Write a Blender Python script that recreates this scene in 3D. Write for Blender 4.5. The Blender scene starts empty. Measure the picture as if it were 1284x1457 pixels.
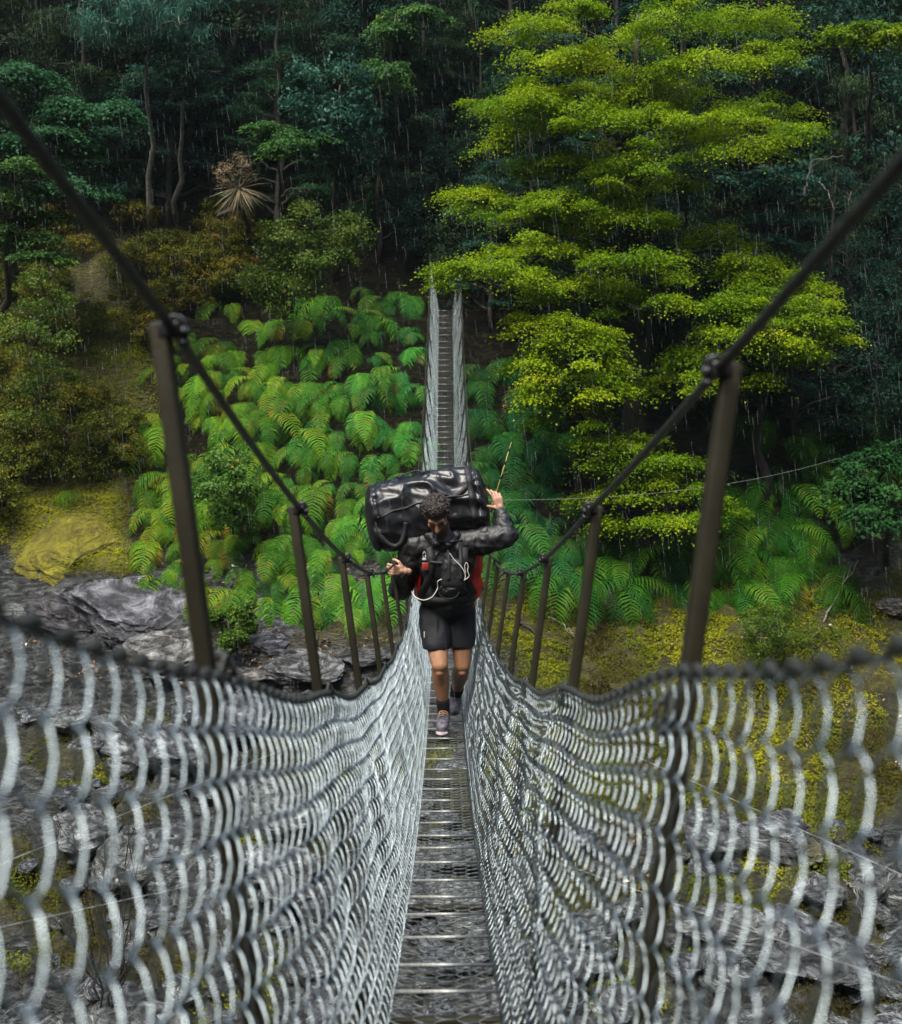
import bpy, bmesh, math, random
import numpy as np
from mathutils import Vector, Matrix, Euler

random.seed(7); RNG = np.random.default_rng(11)
S = bpy.context.scene
COL = S.collection
rad = math.radians

# ------------------------------------------------------------------ camera
F, CX, CY = 1830.0, 634.0, 500.0            # focal length and optical axis in photo pixels (1284 x 1457)
cam_d = bpy.data.cameras.new("camera"); cam = bpy.data.objects.new("camera", cam_d); COL.objects.link(cam)
cam.location = (0, 0, 0); cam.rotation_euler = (rad(90), 0, 0)
cam_d.sensor_fit = 'HORIZONTAL'; cam_d.sensor_width = 36; cam_d.lens = 36 * F / 1284
cam_d.shift_x = (642 - CX) / 1284; cam_d.shift_y = -(728.5 - CY) / 1284
cam_d.clip_start = 0.02; cam_d.clip_end = 600
cam_d.dof.use_dof = True; cam_d.dof.focus_distance = 9.4; cam_d.dof.aperture_fstop = 5.6
S.camera = cam
# ------------------------------------------------------------------ world, sun, exposure
SUN_EL, SUN_AZ = rad(62), rad(212)          # overcast: a broad soft source high behind the camera
w = bpy.data.worlds.new("World"); S.world = w; w.use_nodes = True
nt = w.node_tree; nt.nodes.clear()
sky = nt.nodes.new('ShaderNodeTexSky'); sky.sky_type = 'NISHITA'; sky.sun_disc = False
sky.sun_elevation = SUN_EL; sky.sun_rotation = SUN_AZ; sky.air_density = 1.6; sky.dust_density = 3.0
bg = nt.nodes.new('ShaderNodeBackground'); bg.inputs['Strength'].default_value = 0.05
wo = nt.nodes.new('ShaderNodeOutputWorld')
nt.links.new(sky.outputs[0], bg.inputs[0]); nt.links.new(bg.outputs[0], wo.inputs[0])
sd = bpy.data.lights.new("sun", 'SUN'); sd.energy = 1.5; sd.angle = rad(40); sd.color = (1.0, 0.96, 0.88)
sun = bpy.data.objects.new("sun", sd); COL.objects.link(sun)
tosun = Vector((math.sin(SUN_AZ) * math.cos(SUN_EL), math.cos(SUN_AZ) * math.cos(SUN_EL), math.sin(SUN_EL)))
sun.rotation_euler = (-tosun).to_track_quat('-Z', 'Y').to_euler()
S.view_settings.view_transform = 'Standard'; S.view_settings.look = 'None'
S.view_settings.gamma = 1.0; S.view_settings.exposure = 2.2
S.render.engine = 'CYCLES'
S.cycles.max_bounces = 5; S.cycles.diffuse_bounces = 2; S.cycles.glossy_bounces = 2
S.cycles.transmission_bounces = 3; S.cycles.transparent_max_bounces = 6
S.cycles.caustics_reflective = False; S.cycles.caustics_refractive = False
S.cycles.use_denoising = True

# ------------------------------------------------------------------ helpers
def P(px, py, Y): return Vector(((px - CX) * Y / F, Y, (CY - py) * Y / F))

def tag(o, label=None, cat=None, group=None, kind=None):
    if label: o['label'] = label
    if cat: o['category'] = cat
    if group: o['group'] = group
    if kind: o['kind'] = kind
    return o
def empty(name, loc, label=None, cat=None, group=None):
    o = bpy.data.objects.new(name, None); COL.objects.link(o); o.location = loc; o.empty_display_size = .2
    return tag(o, label, cat, group)
def link(name, me, mat=None, parent=None, loc=None):
    o = bpy.data.objects.new(name, me); COL.objects.link(o)
    if mat is not None and not me.materials: me.materials.append(mat)
    if parent: o.parent = parent
    if loc is not None: o.location = loc
    return o
def npmesh(name, V, Fq, tint=None, smooth=False, col=None):
    """mesh from numpy: V (n,3), Fq (m,k) of one face size, or list of such arrays"""
    me = bpy.data.meshes.new(name)
    V = np.asarray(V, np.float32); Fs = Fq if isinstance(Fq, list) else [Fq]
    me.vertices.add(len(V)); me.vertices.foreach_set('co', V.ravel())
    idx = np.concatenate([f.ravel() for f in Fs]).astype(np.int32)
    tot = np.concatenate([np.full(len(f), f.shape[1]) for f in Fs]).astype(np.int32)
    st = np.concatenate([[0], np.cumsum(tot)[:-1]]).astype(np.int32)
    me.loops.add(len(idx)); me.loops.foreach_set('vertex_index', idx)
    me.polygons.add(len(tot)); me.polygons.foreach_set('loop_start', st)
    if smooth: me.polygons.foreach_set('use_smooth', np.ones(len(tot), bool))
    me.update(calc_edges=True)
    if tint is not None:
        a = me.attributes.new('tint', 'FLOAT', 'POINT'); a.data.foreach_set('value', np.asarray(tint, np.float32))
    if col is not None:
        a = me.attributes.new('col', 'FLOAT_COLOR', 'POINT')
        a.data.foreach_set('color', np.concatenate([col, np.ones((len(col), 1))], 1).astype(np.float32).ravel())
    return me

# value noise, vectorised
def _h(ix, iy, iz):
    n = (ix * 374761393 + iy * 668265263 + iz * 2147483647 + 1013) & 0xffffffff
    n = ((n ^ (n >> 13)) * 1274126177) & 0xffffffff
    n = ((n ^ (n >> 15)) * 2246822519) & 0xffffffff
    return ((n ^ (n >> 16)) & 0xffff) / 32767.5 - 1.0
def vnoise(x, y, z=0.0):
    x, y, z = np.broadcast_arrays(np.asarray(x, float), np.asarray(y, float), np.asarray(z, float))
    fx, fy, fz = np.floor(x), np.floor(y), np.floor(z)
    ix, iy, iz = fx.astype(np.int64), fy.astype(np.int64), fz.astype(np.int64)
    u, v, t = x - fx, y - fy, z - fz
    u, v, t = u * u * (3 - 2 * u), v * v * (3 - 2 * v), t * t * (3 - 2 * t)
    r = 0
    for a, wa in ((0, 1 - u), (1, u)):
        for b, wb in ((0, 1 - v), (1, v)):
            for c, wc in ((0, 1 - t), (1, t)):
                r = r + wa * wb * wc * _h(ix + a, iy + b, iz + c)
    return r
def fbm(x, y, z=0.0, o=4, g=.5):
    r, a, f = 0, 1.0, 1.0
    for k in range(o):
        r = r + a * vnoise(np.asarray(x) * f + 17.3 * k, np.asarray(y) * f + 5.1 * k, np.asarray(z) * f + 9.7 * k); a *= g; f *= 2.03
    return r

def sweep(path, r, seg=6, caps=True):
    """tube along path (n,3), r scalar or (n,) -> V, [quads, caps]"""
    p = np.asarray(path, float); n = len(p); r = np.broadcast_to(np.asarray(r, float), (n,))
    t = np.gradient(p, axis=0); t /= np.linalg.norm(t, axis=1)[:, None] + 1e-12
    up = np.array([0, 0, 1.0]) if abs(t[:, 2]).mean() < .8 else np.array([1.0, 0, 0])
    a = np.cross(t, up); a /= np.linalg.norm(a, axis=1)[:, None] + 1e-12
    b = np.cross(t, a)
    th = np.arange(seg) * 2 * math.pi / seg
    V = p[:, None, :] + r[:, None, None] * (a[:, None, :] * np.cos(th)[None, :, None] + b[:, None, :] * np.sin(th)[None, :, None])
    V = V.reshape(-1, 3)
    i = np.arange(n - 1)[:, None] * seg; j = np.arange(seg)[None, :]; j2 = (j + 1) % seg
    q = np.stack([i + j, i + seg + j, i + seg + j2, i + j2], -1).reshape(-1, 4)
    Fs = [q]
    if caps: Fs.append(np.array([list(range(seg)), list(range((n - 1) * seg, n * seg))[::-1]]))
    return V, Fs
class MB:
    """collects shapes into one mesh"""
    def __init__(s): s.V, s.F, s.n, s.T = [], {}, 0, []
    def add(s, V, Fs, tint=0.5):
        V = np.asarray(V, float)
        for f in (Fs if isinstance(Fs, list) else [Fs]):
            f = np.asarray(f)
            s.F.setdefault(f.shape[1], []).append(f + s.n)
        s.V.append(V); s.n += len(V); s.T.append(np.broadcast_to(np.asarray(tint, float), (len(V),)))
        return s
    def tube(s, path, r, seg=6, tint=.5): return s.add(*sweep(path, r, seg), tint=tint)
    def box(s, c, half, rot=None, bev=.0, tint=.5):
        bm = bmesh.new(); bmesh.ops.create_cube(bm, size=2)
        for v in bm.verts: v.co = Vector((v.co.x * half[0], v.co.y * half[1], v.co.z * half[2]))
        if bev: bmesh.ops.bevel(bm, geom=bm.edges[:], offset=bev, segments=2, affect='EDGES', profile=.5)
        return s.bm(bm, Matrix.Translation(Vector(c)) @ (rot.to_4x4() if rot is not None else Matrix()), tint)
    def bm(s, bm, M=Matrix(), tint=.5):
        bm.verts.index_update()
        V = np.array([(M @ v.co)[:] for v in bm.verts])
        d = {}
        for f in bm.faces: d.setdefault(len(f.verts), []).append([v.index for v in f.verts])
        bm.free()
        return s.add(V, [np.array(x) for x in d.values()], tint)
    def mesh(s, name, smooth=False):
        return npmesh(name, np.concatenate(s.V), [np.concatenate(x) for x in s.F.values()], np.concatenate(s.T), smooth)

# ------------------------------------------------------------------ materials
def new_mat(name):
    m = bpy.data.materials.new(name); m.use_nodes = True; t = m.node_tree; t.nodes.clear()
    out = t.nodes.new('ShaderNodeOutputMaterial')
    def N(ty, **kw):
        n = t.nodes.new(ty)
        for k, v in kw.items():
            if k in n.inputs: n.inputs[k].default_value = v
            else: setattr(n, k, v)
        return n
    return m, t, out, N, t.links.new
def ramp(N, stops):
    r = N('ShaderNodeValToRGB'); cr = r.color_ramp
    while len(cr.elements) < len(stops): cr.elements.new(.5)
    for e, (p, c) in zip(cr.elements, stops): e.position = p; e.color = (*c, 1)
    return r
def mixc(N, L, fac, a, b, mode='MIX'):
    m = N('ShaderNodeMix', data_type='RGBA', blend_type=mode)
    for sock, v in ((0, fac), (6, a), (7, b)):
        if hasattr(v, 'links') or hasattr(v, 'is_linked'): L(v, m.inputs[sock])
        else: m.inputs[sock].default_value = v if sock == 0 else (*v, 1)
    return m.outputs[2]
def plain(name, c, rough=.5, metal=0.0, c2=None, scale=20, bump=0.0, bscale=60, spec=.5, coat=0.0):
    m, t, out, N, L = new_mat(name)
    b = N('ShaderNodeBsdfPrincipled', Roughness=rough, Metallic=metal)
    b.inputs['Specular IOR Level'].default_value = spec; b.inputs['Coat Weight'].default_value = coat; b.inputs['Coat Roughness'].default_value = .12
    tc = N('ShaderNodeTexCoord')
    nz = N('ShaderNodeTexNoise', Scale=scale, Detail=4.0); L(tc.outputs['Object'], nz.inputs['Vector'])
    c2 = c2 or tuple(x * .7 for x in c)
    r = ramp(N, [(.35, c2), (.65, c)]); L(nz.outputs[0], r.inputs[0]); L(r.outputs[0], b.inputs['Base Color'])
    if bump:
        n2 = N('ShaderNodeTexNoise', Scale=bscale, Detail=3.0); L(tc.outputs['Object'], n2.inputs['Vector'])
        bp = N('ShaderNodeBump', Strength=bump, Distance=.01); L(n2.outputs[0], bp.inputs['Height']); L(bp.outputs[0], b.inputs['Normal'])
    L(b.outputs[0], out.inputs[0])
    return m
def leafmat(name, stops, trans=.3, rough=.4, spec=.35, tcol=None):
    """leaf colour from the per-leaf 'tint', multiplied by the object's own colour"""
    m, t, out, N, L = new_mat(name)
    at = N('ShaderNodeAttribute', attribute_name='tint'); r = ramp(N, stops); L(at.outputs['Fac'], r.inputs[0])
    oi = N('ShaderNodeObjectInfo')
    c = mixc(N, L, 1.0, r.outputs[0], oi.outputs['Color'], 'MULTIPLY')
    b = N('ShaderNodeBsdfPrincipled', Roughness=rough); b.inputs['Specular IOR Level'].default_value = spec
    L(c, b.inputs['Base Color'])
    tr = N('ShaderNodeBsdfTranslucent'); L(c, tr.inputs[0])
    mx = N('ShaderNodeMixShader'); mx.inputs[0].default_value = trans
    L(b.outputs[0], mx.inputs[1]); L(tr.outputs[0], mx.inputs[2]); L(mx.outputs[0], out.inputs[0])
    return m

M = {}
M['lime'] = leafmat('lime_leaf', [(0, (.045, .115, .003)), (.45, (.135, .235, .004)), (.8, (.25, .34, .005)), (1, (.36, .39, .008))], .4, .6, .12)
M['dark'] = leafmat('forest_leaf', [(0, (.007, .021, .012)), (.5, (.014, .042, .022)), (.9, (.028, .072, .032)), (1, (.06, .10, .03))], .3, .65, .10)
M['teal'] = leafmat('blue_green_leaf', [(0, (.020, .060, .045)), (.6, (.035, .115, .080)), (1, (.08, .18, .13))], .3, .5, .15)
M['fern'] = leafmat('fern_frond', [(0, (.015, .075, .014)), (.45, (.045, .19, .018)), (.8, (.13, .31, .014)), (.93, (.24, .30, .02)), (1, (.32, .16, .03))], .4, .6, .12)
M['scrub'] = leafmat('scrub_leaf', [(0, (.030, .045, .008)), (.5, (.080, .090, .010)), (.85, (.14, .13, .014)), (1, (.16, .09, .02))], .3, .6, .12)
M['bush'] = leafmat('bush_leaf', [(0, (.04, .09, .015)), (.6, (.10, .19, .02)), (.93, (.16, .24, .03)), (1, (.42, .30, .05))], .35, .5, .15)
M['moss_tuft'] = leafmat('moss_tuft', [(0, (.030, .024, .005)), (.3, (.065, .062, .005)), (.55, (.085, .11, .006)), (.8, (.17, .18, .006)), (1, (.27, .27, .01))], .25, .8, .08)
M['bark'] = plain('bark', (.034, .027, .02), .85, c2=(.016, .013, .010), scale=9, bump=.6, bscale=30)
M['palebark'] = plain('pale_bark', (.20, .18, .15), .7, c2=(.08, .075, .06), scale=14, bump=.4)
M['straw'] = leafmat('dead_straw', [(0, (.14, .10, .05)), (1, (.42, .34, .20))], .2, .6)
M['wire'] = plain('galvanised_wire', (.47, .54, .56), .36, .85, c2=(.24, .29, .30), scale=25)
M['floorwire'] = plain('worn_wire', (.20, .22, .215), .45, .4, c2=(.10, .115, .11), scale=25)
M['rope'] = plain('steel_rope', (.045, .048, .042), .45, .3, c2=(.022, .025, .022), scale=60, bump=.5, bscale=180)
M['post'] = plain('weathered_post', (.026, .023, .012), .6, c2=(.014, .012, .006), scale=7, bump=.10, bscale=90, spec=.25)
M['clamp'] = plain('clamp_steel', (.05, .05, .055), .35, .6, c2=(.02, .02, .022), scale=40)
M['rung'] = plain('galvanised_bar', (.66, .67, .64), .45, .2, c2=(.42, .42, .39), scale=12)
M['thin'] = plain('thin_wire', (.5, .52, .52), .4, .3)

# ------------------------------------------------------------------ the ground: one sheet, near bank, gorge, far bank, forest slope
PY = [-60, -30, -12, -6, -3, -1.2, .0, 2.5, 5, 13, 17, 20, 22, 24.5, 26, 27.5, 29, 30.9, 31.8, 34, 38, 46, 60, 120]
PZ = [80, 36, 12, 3.0, -.6, -1.1, -3.2, -8.2, -9.8, -9.4, -8.4, -7.2, -6.3, -5.2, -3.9, -2.4, -.6, .75, .9, 3.4, 9, 18.5, 34, 70]  # near bank behind the camera raised, out of view, to block low skylight
def HB(X, Y):
    X = np.asarray(X, float); Y = np.asarray(Y, float)
    nearbr = np.exp(-(X / 2.2) ** 2)
    off = 1.3 * vnoise(X * .13 + 3.7, Y * .05, 2.2) + .55 * vnoise(X * .33, Y * .2, 7.7)
    fade = np.clip((Y - 8) / 6, 0, 1) * (1 - nearbr * np.clip((Y - 27) / 3, 0, 1))
    z = np.interp(Y + off * fade, PY, PZ)
    z = z + fade * (.35 * vnoise(X * .6, Y * .6, 1.1)) + np.maximum(np.abs(X) - 24, 0) * .85  # last term: unseen side hills added so light falls mostly from above
    return z
def H(X, Y):
    X = np.asarray(X, float); Y = np.asarray(Y, float)
    z = HB(X, Y); f = np.clip((Y - 6) / 6, 0, 1)
    q = fbm(X * .9 + 4, Y * 1.1 + z * .8, z * .9, 4)
    rdg = 1 - np.abs(vnoise(X * 1.4 + z * .9, Y * 2.2, z * 2.6))
    low = np.clip((26.5 - Y) / 3, 0, 1)
    return z + f * (.13 * q + low * .22 * (rdg - .6))
YS = np.arange(7, 62, .04)
def ground(px, py):
    z = (CY - py) * YS / F; h = H((px - CX) * YS / F, YS)
    i = np.argmax(z < h)
    if not (z < h).any(): i = len(YS) - 1
    Y = YS[i]
    return Vector(((px - CX) * Y / F, Y, float(h[i])))
def topx(X, Y, Z): return CX + F * X / Y, CY - F * Z / Y

gx = np.concatenate([np.linspace(-48, -15, 20)[:-1], np.arange(-15, 15, .08), np.linspace(15, 48, 20)])
gy = np.concatenate([np.linspace(-30, 10, 50)[:-1], np.arange(10, 33.5, .08), np.linspace(33.5, 62, 50)])
GX, GY = np.meshgrid(gx, gy); GZ = H(GX, GY)
fine = np.clip((GY - 12) / 4, 0, 1) * np.clip((34 - GY) / 3, 0, 1)
strata = vnoise(GX * .8 + GZ * 3.2, GZ * 7 + GX * 1.5, GY * .9)
rk = np.abs(vnoise(GX * 2.6, GY * 3.4, GZ * 3.0)); rk2 = np.abs(vnoise(GX * 5.6 + 9, GY * 7.4, GZ * 6.0))
lowm = np.clip((27 - GY) / 2, 0, 1)
tl = GX * .55 + GY * .9 + 1.3 * fbm(GX * .5, GY * .5, 6.0, 3); fr1 = tl * .9 - np.floor(tl * .9)
tl2 = GX * -.8 + GY * .5 + .9 * fbm(GX * .7 + 5, GY * .7, 1.0, 3); fr2 = tl2 * 1.3 - np.floor(tl2 * 1.3)
step = .34 * (np.minimum(fr1 / .82, (1 - fr1) / .18) - .5) + .22 * (np.minimum(fr2 / .8, (1 - fr2) / .2) - .5)
stepm = np.clip((26.3 - GY) / 2, 0, 1) * np.where(GX > .8, .55, 1.0)
GZ = GZ + fine * stepm * step
GZ = GZ + fine * lowm * (.10 * strata - .16 * (1 - rk) ** 3 + .07 * rk2)
# where moss, bare rock and leaf litter lie, read from the photograph once and kept on the ground
pxx, pyy = topx(GX, np.maximum(GY, 1), GZ)
wob = 60 * fbm(GX * .7, GY * .7, 3.3, 3)
def win(v, a, b, s): return np.clip((v - a) / s, 0, 1) * np.clip((b - v) / s, 0, 1)
n1 = fbm(GX * .8 + 7, GY * .9, GZ * .8, 4); n2 = fbm(GX * 2.3, GY * 2.5, GZ * 2 + 8, 3)
right = win(pxx + wob, 690, 2200, 60) * win(pyy + wob * .5, 800, 1190, 60)
leftb = win(pxx + wob, -400, 230, 80) * win(pyy + wob * .3, 320, 800, 60)
patch = win(pxx + wob * .4, 20, 185, 25) * win(pyy + wob * .4 - (100 - pxx) * .2, 690, 815, 20)
under = win(pxx + wob, 380, 620, 50) * win(pyy, 850, 930, 25)
lower = win(pyy, 1000, 2500, 80) * np.clip(n1 * 2.2 - .1, 0, 1)
moss = np.clip(right * (1.15 + .5 * n1) + leftb * (1.1 + .3 * n1) + patch * 1.5 + under * .8 + lower * .85, 0, 1)
rock = np.clip(win(pyy + wob * .4, 770, 4000, 60) - right * .6 * (pyy < 1120), 0, 1) * np.clip((27.5 - GY) * 2, 0, 1) * np.clip(1.15 - moss, 0, 1)
colr = np.stack([moss, rock, np.clip(patch * 1.2 + right * .25 + .4 * n2, 0, 1)], -1).reshape(-1, 3)
ny, nx = GX.shape
ii = (np.arange(ny - 1)[:, None] * nx + np.arange(nx - 1)[None, :]).ravel()
me = npmesh('ground', np.stack([GX, GY, GZ], -1).reshape(-1, 3), np.stack([ii, ii + 1, ii + nx + 1, ii + nx], -1), smooth=True, col=colr)
m, t, out, N, L = new_mat('gorge_ground')
tc = N('ShaderNodeTexCoord'); at = N('ShaderNodeAttribute', attribute_name='col'); sp = N('ShaderNodeSeparateColor'); L(at.outputs['Color'], sp.inputs[0])
mp = N('ShaderNodeMapping'); mp.inputs['Rotation'].default_value = (.3, .5, .2); mp.inputs['Scale'].default_value = (1.0, 1.0, 3.4); L(tc.outputs['Object'], mp.inputs[0])
na = N('ShaderNodeTexNoise', Scale=2.2, Detail=10.0, Roughness=.72, Distortion=1.2); L(mp.outputs[0], na.inputs['Vector'])
nb = N('ShaderNodeTexNoise', Scale=9.0, Detail=6.0, Roughness=.7); L(tc.outputs['Object'], nb.inputs['Vector'])
nc = N('ShaderNodeTexNoise', Scale=.9, Detail=5.0); L(tc.outputs['Object'], nc.inputs['Vector'])
vo = N('ShaderNodeTexVoronoi', Scale=3.0, feature='DISTANCE_TO_EDGE'); L(mp.outputs[0], vo.inputs['Vector'])
rockc = ramp(N, [(.33, (.012, .012, .012)), (.45, (.055, .056, .056)), (.56, (.18, .19, .19)), (.66, (.42, .455, .455))]); L(na.outputs[0], rockc.inputs[0])
soil = ramp(N, [(.35, (.008, .007, .005)), (.55, (.018, .014, .009)), (.68, (.035, .025, .012)), (.76, (.08, .055, .03))]); L(nb.outputs[0], soil.inputs[0])
mossd = ramp(N, [(.3, (.030, .022, .005)), (.48, (.075, .060, .006)), (.6, (.10, .11, .007)), (.75, (.17, .19, .01))]); L(nb.outputs[0], mossd.inputs[0])
mossl = ramp(N, [(.35, (.13, .12, .008)), (.7, (.30, .28, .02))]); L(nb.outputs[0], mossl.inputs[0])
mo = mixc(N, L, sp.outputs[2], mossd.outputs[0], mossl.outputs[0])
c1 = mixc(N, L, sp.outputs[1], soil.outputs[0], rockc.outputs[0])
mf = N('ShaderNodeMath', operation='MULTIPLY_ADD'); L(nb.outputs[0], mf.inputs[0]); mf.inputs[1].default_value = 1.6; mf.inputs[2].default_value = -.8
ma = N('ShaderNodeMath', operation='ADD', use_clamp=True); L(mf.outputs[0], ma.inputs[0]); L(sp.outputs[0], ma.inputs[1])
cc = mixc(N, L, ma.outputs[0], c1, mo)
b = N('ShaderNodeBsdfPrincipled'); L(cc, b.inputs['Base Color'])
rr = N('ShaderNodeMapRange'); L(ma.outputs[0], rr.inputs[0]); rr.inputs[3].default_value = .28; rr.inputs[4].default_value = .9; L(rr.outputs[0], b.inputs['Roughness'])
bh = N('ShaderNodeMath', operation='ADD'); L(na.outputs[0], bh.inputs[0])
bh2 = N('ShaderNodeMath', operation='MULTIPLY'); L(nb.outputs[0], bh2.inputs[0]); bh2.inputs[1].default_value = .35; L(bh2.outputs[0], bh.inputs[1])
vr = ramp(N, [(0, (0, 0, 0)), (.09, (1, 1, 1))]); L(vo.outputs['Distance'], vr.inputs[0])
bh3 = N('ShaderNodeMath', operation='MULTIPLY_ADD'); L(vr.outputs[0], bh3.inputs[0]); bh3.inputs[1].default_value = .10; L(bh.outputs[0], bh3.inputs[2])
bp = N('ShaderNodeBump', Strength=1.0, Distance=.55); L(bh3.outputs[0], bp.inputs['Height']); L(bp.outputs[0], b.inputs['Normal'])
L(b.outputs[0], out.inputs[0])
M['ground'] = m
tag(link('ground', me, m), kind='structure')

# ------------------------------------------------------------------ leaves
def leafquads(C, Nrm, D, length, width, tint, fold=.25):
    """rhombic leaves: centres C, normals, growth directions D"""
    n = len(C)
    Nrm = Nrm / (np.linalg.norm(Nrm, axis=1)[:, None] + 1e-9)
    D = D - Nrm * (D * Nrm).sum(1)[:, None]; D /= np.linalg.norm(D, axis=1)[:, None] + 1e-9
    Sd = np.cross(Nrm, D); l = np.broadcast_to(length, (n,))[:, None]; wd = np.broadcast_to(width, (n,))[:, None]
    V = np.stack([C - D * l * .5, C + Sd * wd * .5 + Nrm * wd * fold, C + D * l * .5 - Nrm * l * .12, C - Sd * wd * .5 + Nrm * wd * fold], 1).reshape(-1, 3)
    return V, np.arange(n * 4).reshape(-1, 4), np.repeat(tint, 4)
def pad_leaves(c, rx, ry, th, n, size, rng, yaw=0., droop=.35, clumps=None, upb=1.1, tint0=.5, aspect=.62):
    """a flat spray of a branch: clumps of leaves over an uneven, domed disc"""
    k = clumps or max(6, int(rx * ry * 14))
    a = rng.uniform(0, 2 * math.pi, k); r = np.sqrt(rng.uniform(0, 1, k)) * rng.uniform(.75, 1.12, k)
    cx, cy = np.cos(a) * r * rx, np.sin(a) * r * ry
    cz = th * (1 - r * r) * .6 - droop * min(rx, ry) * r ** 2 * .6 + rng.normal(0, th * .28, k)
    cs = rng.uniform(.13, .30, k) * min(1.0, .6 + rx * .35)
    i = rng.integers(0, k, n)
    g = rng.normal(0, 1, (n, 3)) * np.stack([cs[i], cs[i], cs[i] * .30], 1)
    p = np.stack([cx[i], cy[i], cz[i]], 1) + g
    p[:, 2] -= (g[:, 0] ** 2 + g[:, 1] ** 2) * .6
    cyw, syw = math.cos(yaw), math.sin(yaw)
    p = np.stack([p[:, 0] * cyw - p[:, 1] * syw, p[:, 0] * syw + p[:, 1] * cyw, p[:, 2]], 1)
    out_ = p / (np.linalg.norm(p, axis=1)[:, None] + 1e-6)
    nr = rng.normal(0, .42, (n, 3)) + np.array([0, 0, upb]) + out_ * .35
    d = rng.normal(0, .6, (n, 3)) + out_ * .9
    ti = np.clip(tint0 + rng.normal(0, .07, n) + rng.normal(0, .15, k)[i], 0, 1)
    s = size * rng.uniform(.65, 1.25, n)
    return leafquads(p + np.asarray(c), nr, d, s, s * aspect, ti)
def ball_leaves(c, rad3, n, size, rng, clumps=14, tint0=.5, aspect=.55, hang=0., inner=.55):
    """a bushy mass: clumps through an ellipsoid's volume"""
    u = rng.normal(0, 1, (clumps, 3)); u /= np.linalg.norm(u, axis=1)[:, None]
    cc = u * rng.uniform(inner, 1.0, clumps)[:, None] * np.asarray(rad3)
    i = rng.integers(0, clumps, n); cs = rng.uniform(.16, .34, clumps) * float(np.mean(rad3))
    p = cc[i] + rng.normal(0, 1, (n, 3)) * cs[i][:, None] * np.array([1, 1, .7])
    o = p / (np.linalg.norm(p, axis=1)[:, None] + 1e-6)
    nr = rng.normal(0, .7, (n, 3)) + o * .5 + np.array([0, 0, .7 * (1 - hang)])
    d = rng.normal(0, .7, (n, 3)) + o * .5 - np.array([0, 0, hang * 2.0])
    ti = np.clip(tint0 + rng.normal(0, .13, n) + rng.normal(0, .15, clumps)[i], 0, 1)
    s = size * rng.uniform(.6, 1.25, n)
    return leafquads(p + np.asarray(c), nr, d, s, s * aspect, ti)
def limb(mb, a, b, r0, r1, rng, sag=.12, n=7):
    a, b = np.asarray(a, float), np.asarray(b, float); t = np.linspace(0, 1, n)[:, None]
    p = a + (b - a) * t; ln = np.linalg.norm(b - a)
    p[1:-1] += rng.normal(0, ln * .03, (n - 2, 3)); p[:, 2] += (np.sin(t[:, 0] * math.pi)) * ln * sag
    mb.tube(p, np.linspace(r0, r1, n), 6)
def make_tree(name, label, cat, base, pads, mat, size, top=None, tr=.2, group=None, seed=0, kind='pad', bark='bark', aspect=.62, tint0=.5, dens=1.0, color=None, hang=0.):
    """pads: list of (centre Vector world, rx, ry, th, n)"""
    rng = np.random.default_rng(seed + 100)
    root = empty(name, base, label, cat, group); b0 = np.array(base[:])
    Vs, Fs, Ts, n0 = [], [], [], 0
    wood = MB()
    top = np.array((top if top is not None else max((p[0] for p in pads), key=lambda v: v.z))[:]) - b0
    tn = 9; tt = np.linspace(0, 1, tn)[:, None]
    tp = top * tt + np.concatenate([np.zeros((1, 3)), rng.normal(0, .08, (tn - 1, 3)) * np.array([1, 1, .2])]) ; tp[0] = (0, 0, -.3)
    wood.tube(tp, np.linspace(tr, tr * .2, tn), 8)
    for c, rx, ry, th, n in pads:
        lc = np.array(c[:]) - b0; n = int(n * dens)
        if kind == 'pad': V, Fq, T = pad_leaves(lc, rx, ry, th, n, size, rng, rng.uniform(-.4, .4), tint0=tint0 + rng.normal(0, .07), aspect=aspect)
        else: V, Fq, T = ball_leaves(lc, (rx, ry, th), n, size, rng, clumps=max(8, int(rx * ry * 16)), tint0=tint0 + rng.normal(0, .05), aspect=aspect, hang=hang)
        Vs.append(V); Fs.append(Fq + n0); Ts.append(T); n0 += len(V)
        h = np.clip((lc[2] - .25 * np.linalg.norm(lc[:2] - top[:2])) / max(top[2], .1), .12, .97)
        k = h * (tn - 1); i = int(k); st = tp[i] + (tp[min(i + 1, tn - 1)] - tp[i]) * (k - i)
        r0 = max(.018, tr * (1 - h) * .55)
        limb(wood, st, lc, r0, .012, rng)
        for q in range(3):
            a = rng.uniform(0, 6.28); limb(wood, st + (lc - st) * .7, lc + np.array([math.cos(a) * rx * .75, math.sin(a) * ry * .75, -.05]), r0 * .4, .006, rng, .05, 5)
    cr = link('crown', npmesh('crown', np.concatenate(Vs), np.concatenate(Fs), np.concatenate(Ts)), M[mat], root)
    if color: cr.color = (*color, 1)
    link('trunk', wood.mesh('trunk', True), M[bark], root)
    return root
def copy_tree(o, loc, rz=0., sc=1.0, color=None, label=None, group=None):
    c = o.copy(); COL.objects.link(c); c.location = loc; c.rotation_euler = (0, 0, rz); c.scale = (sc, sc, sc) if not isinstance(sc, tuple) else sc
    if label: c['label'] = label
    if group: c['group'] = group
    for ch in o.children:
        k = ch.copy(); COL.objects.link(k); k.parent = c
        if color: k.color = (*color, 1)
    return c

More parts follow.
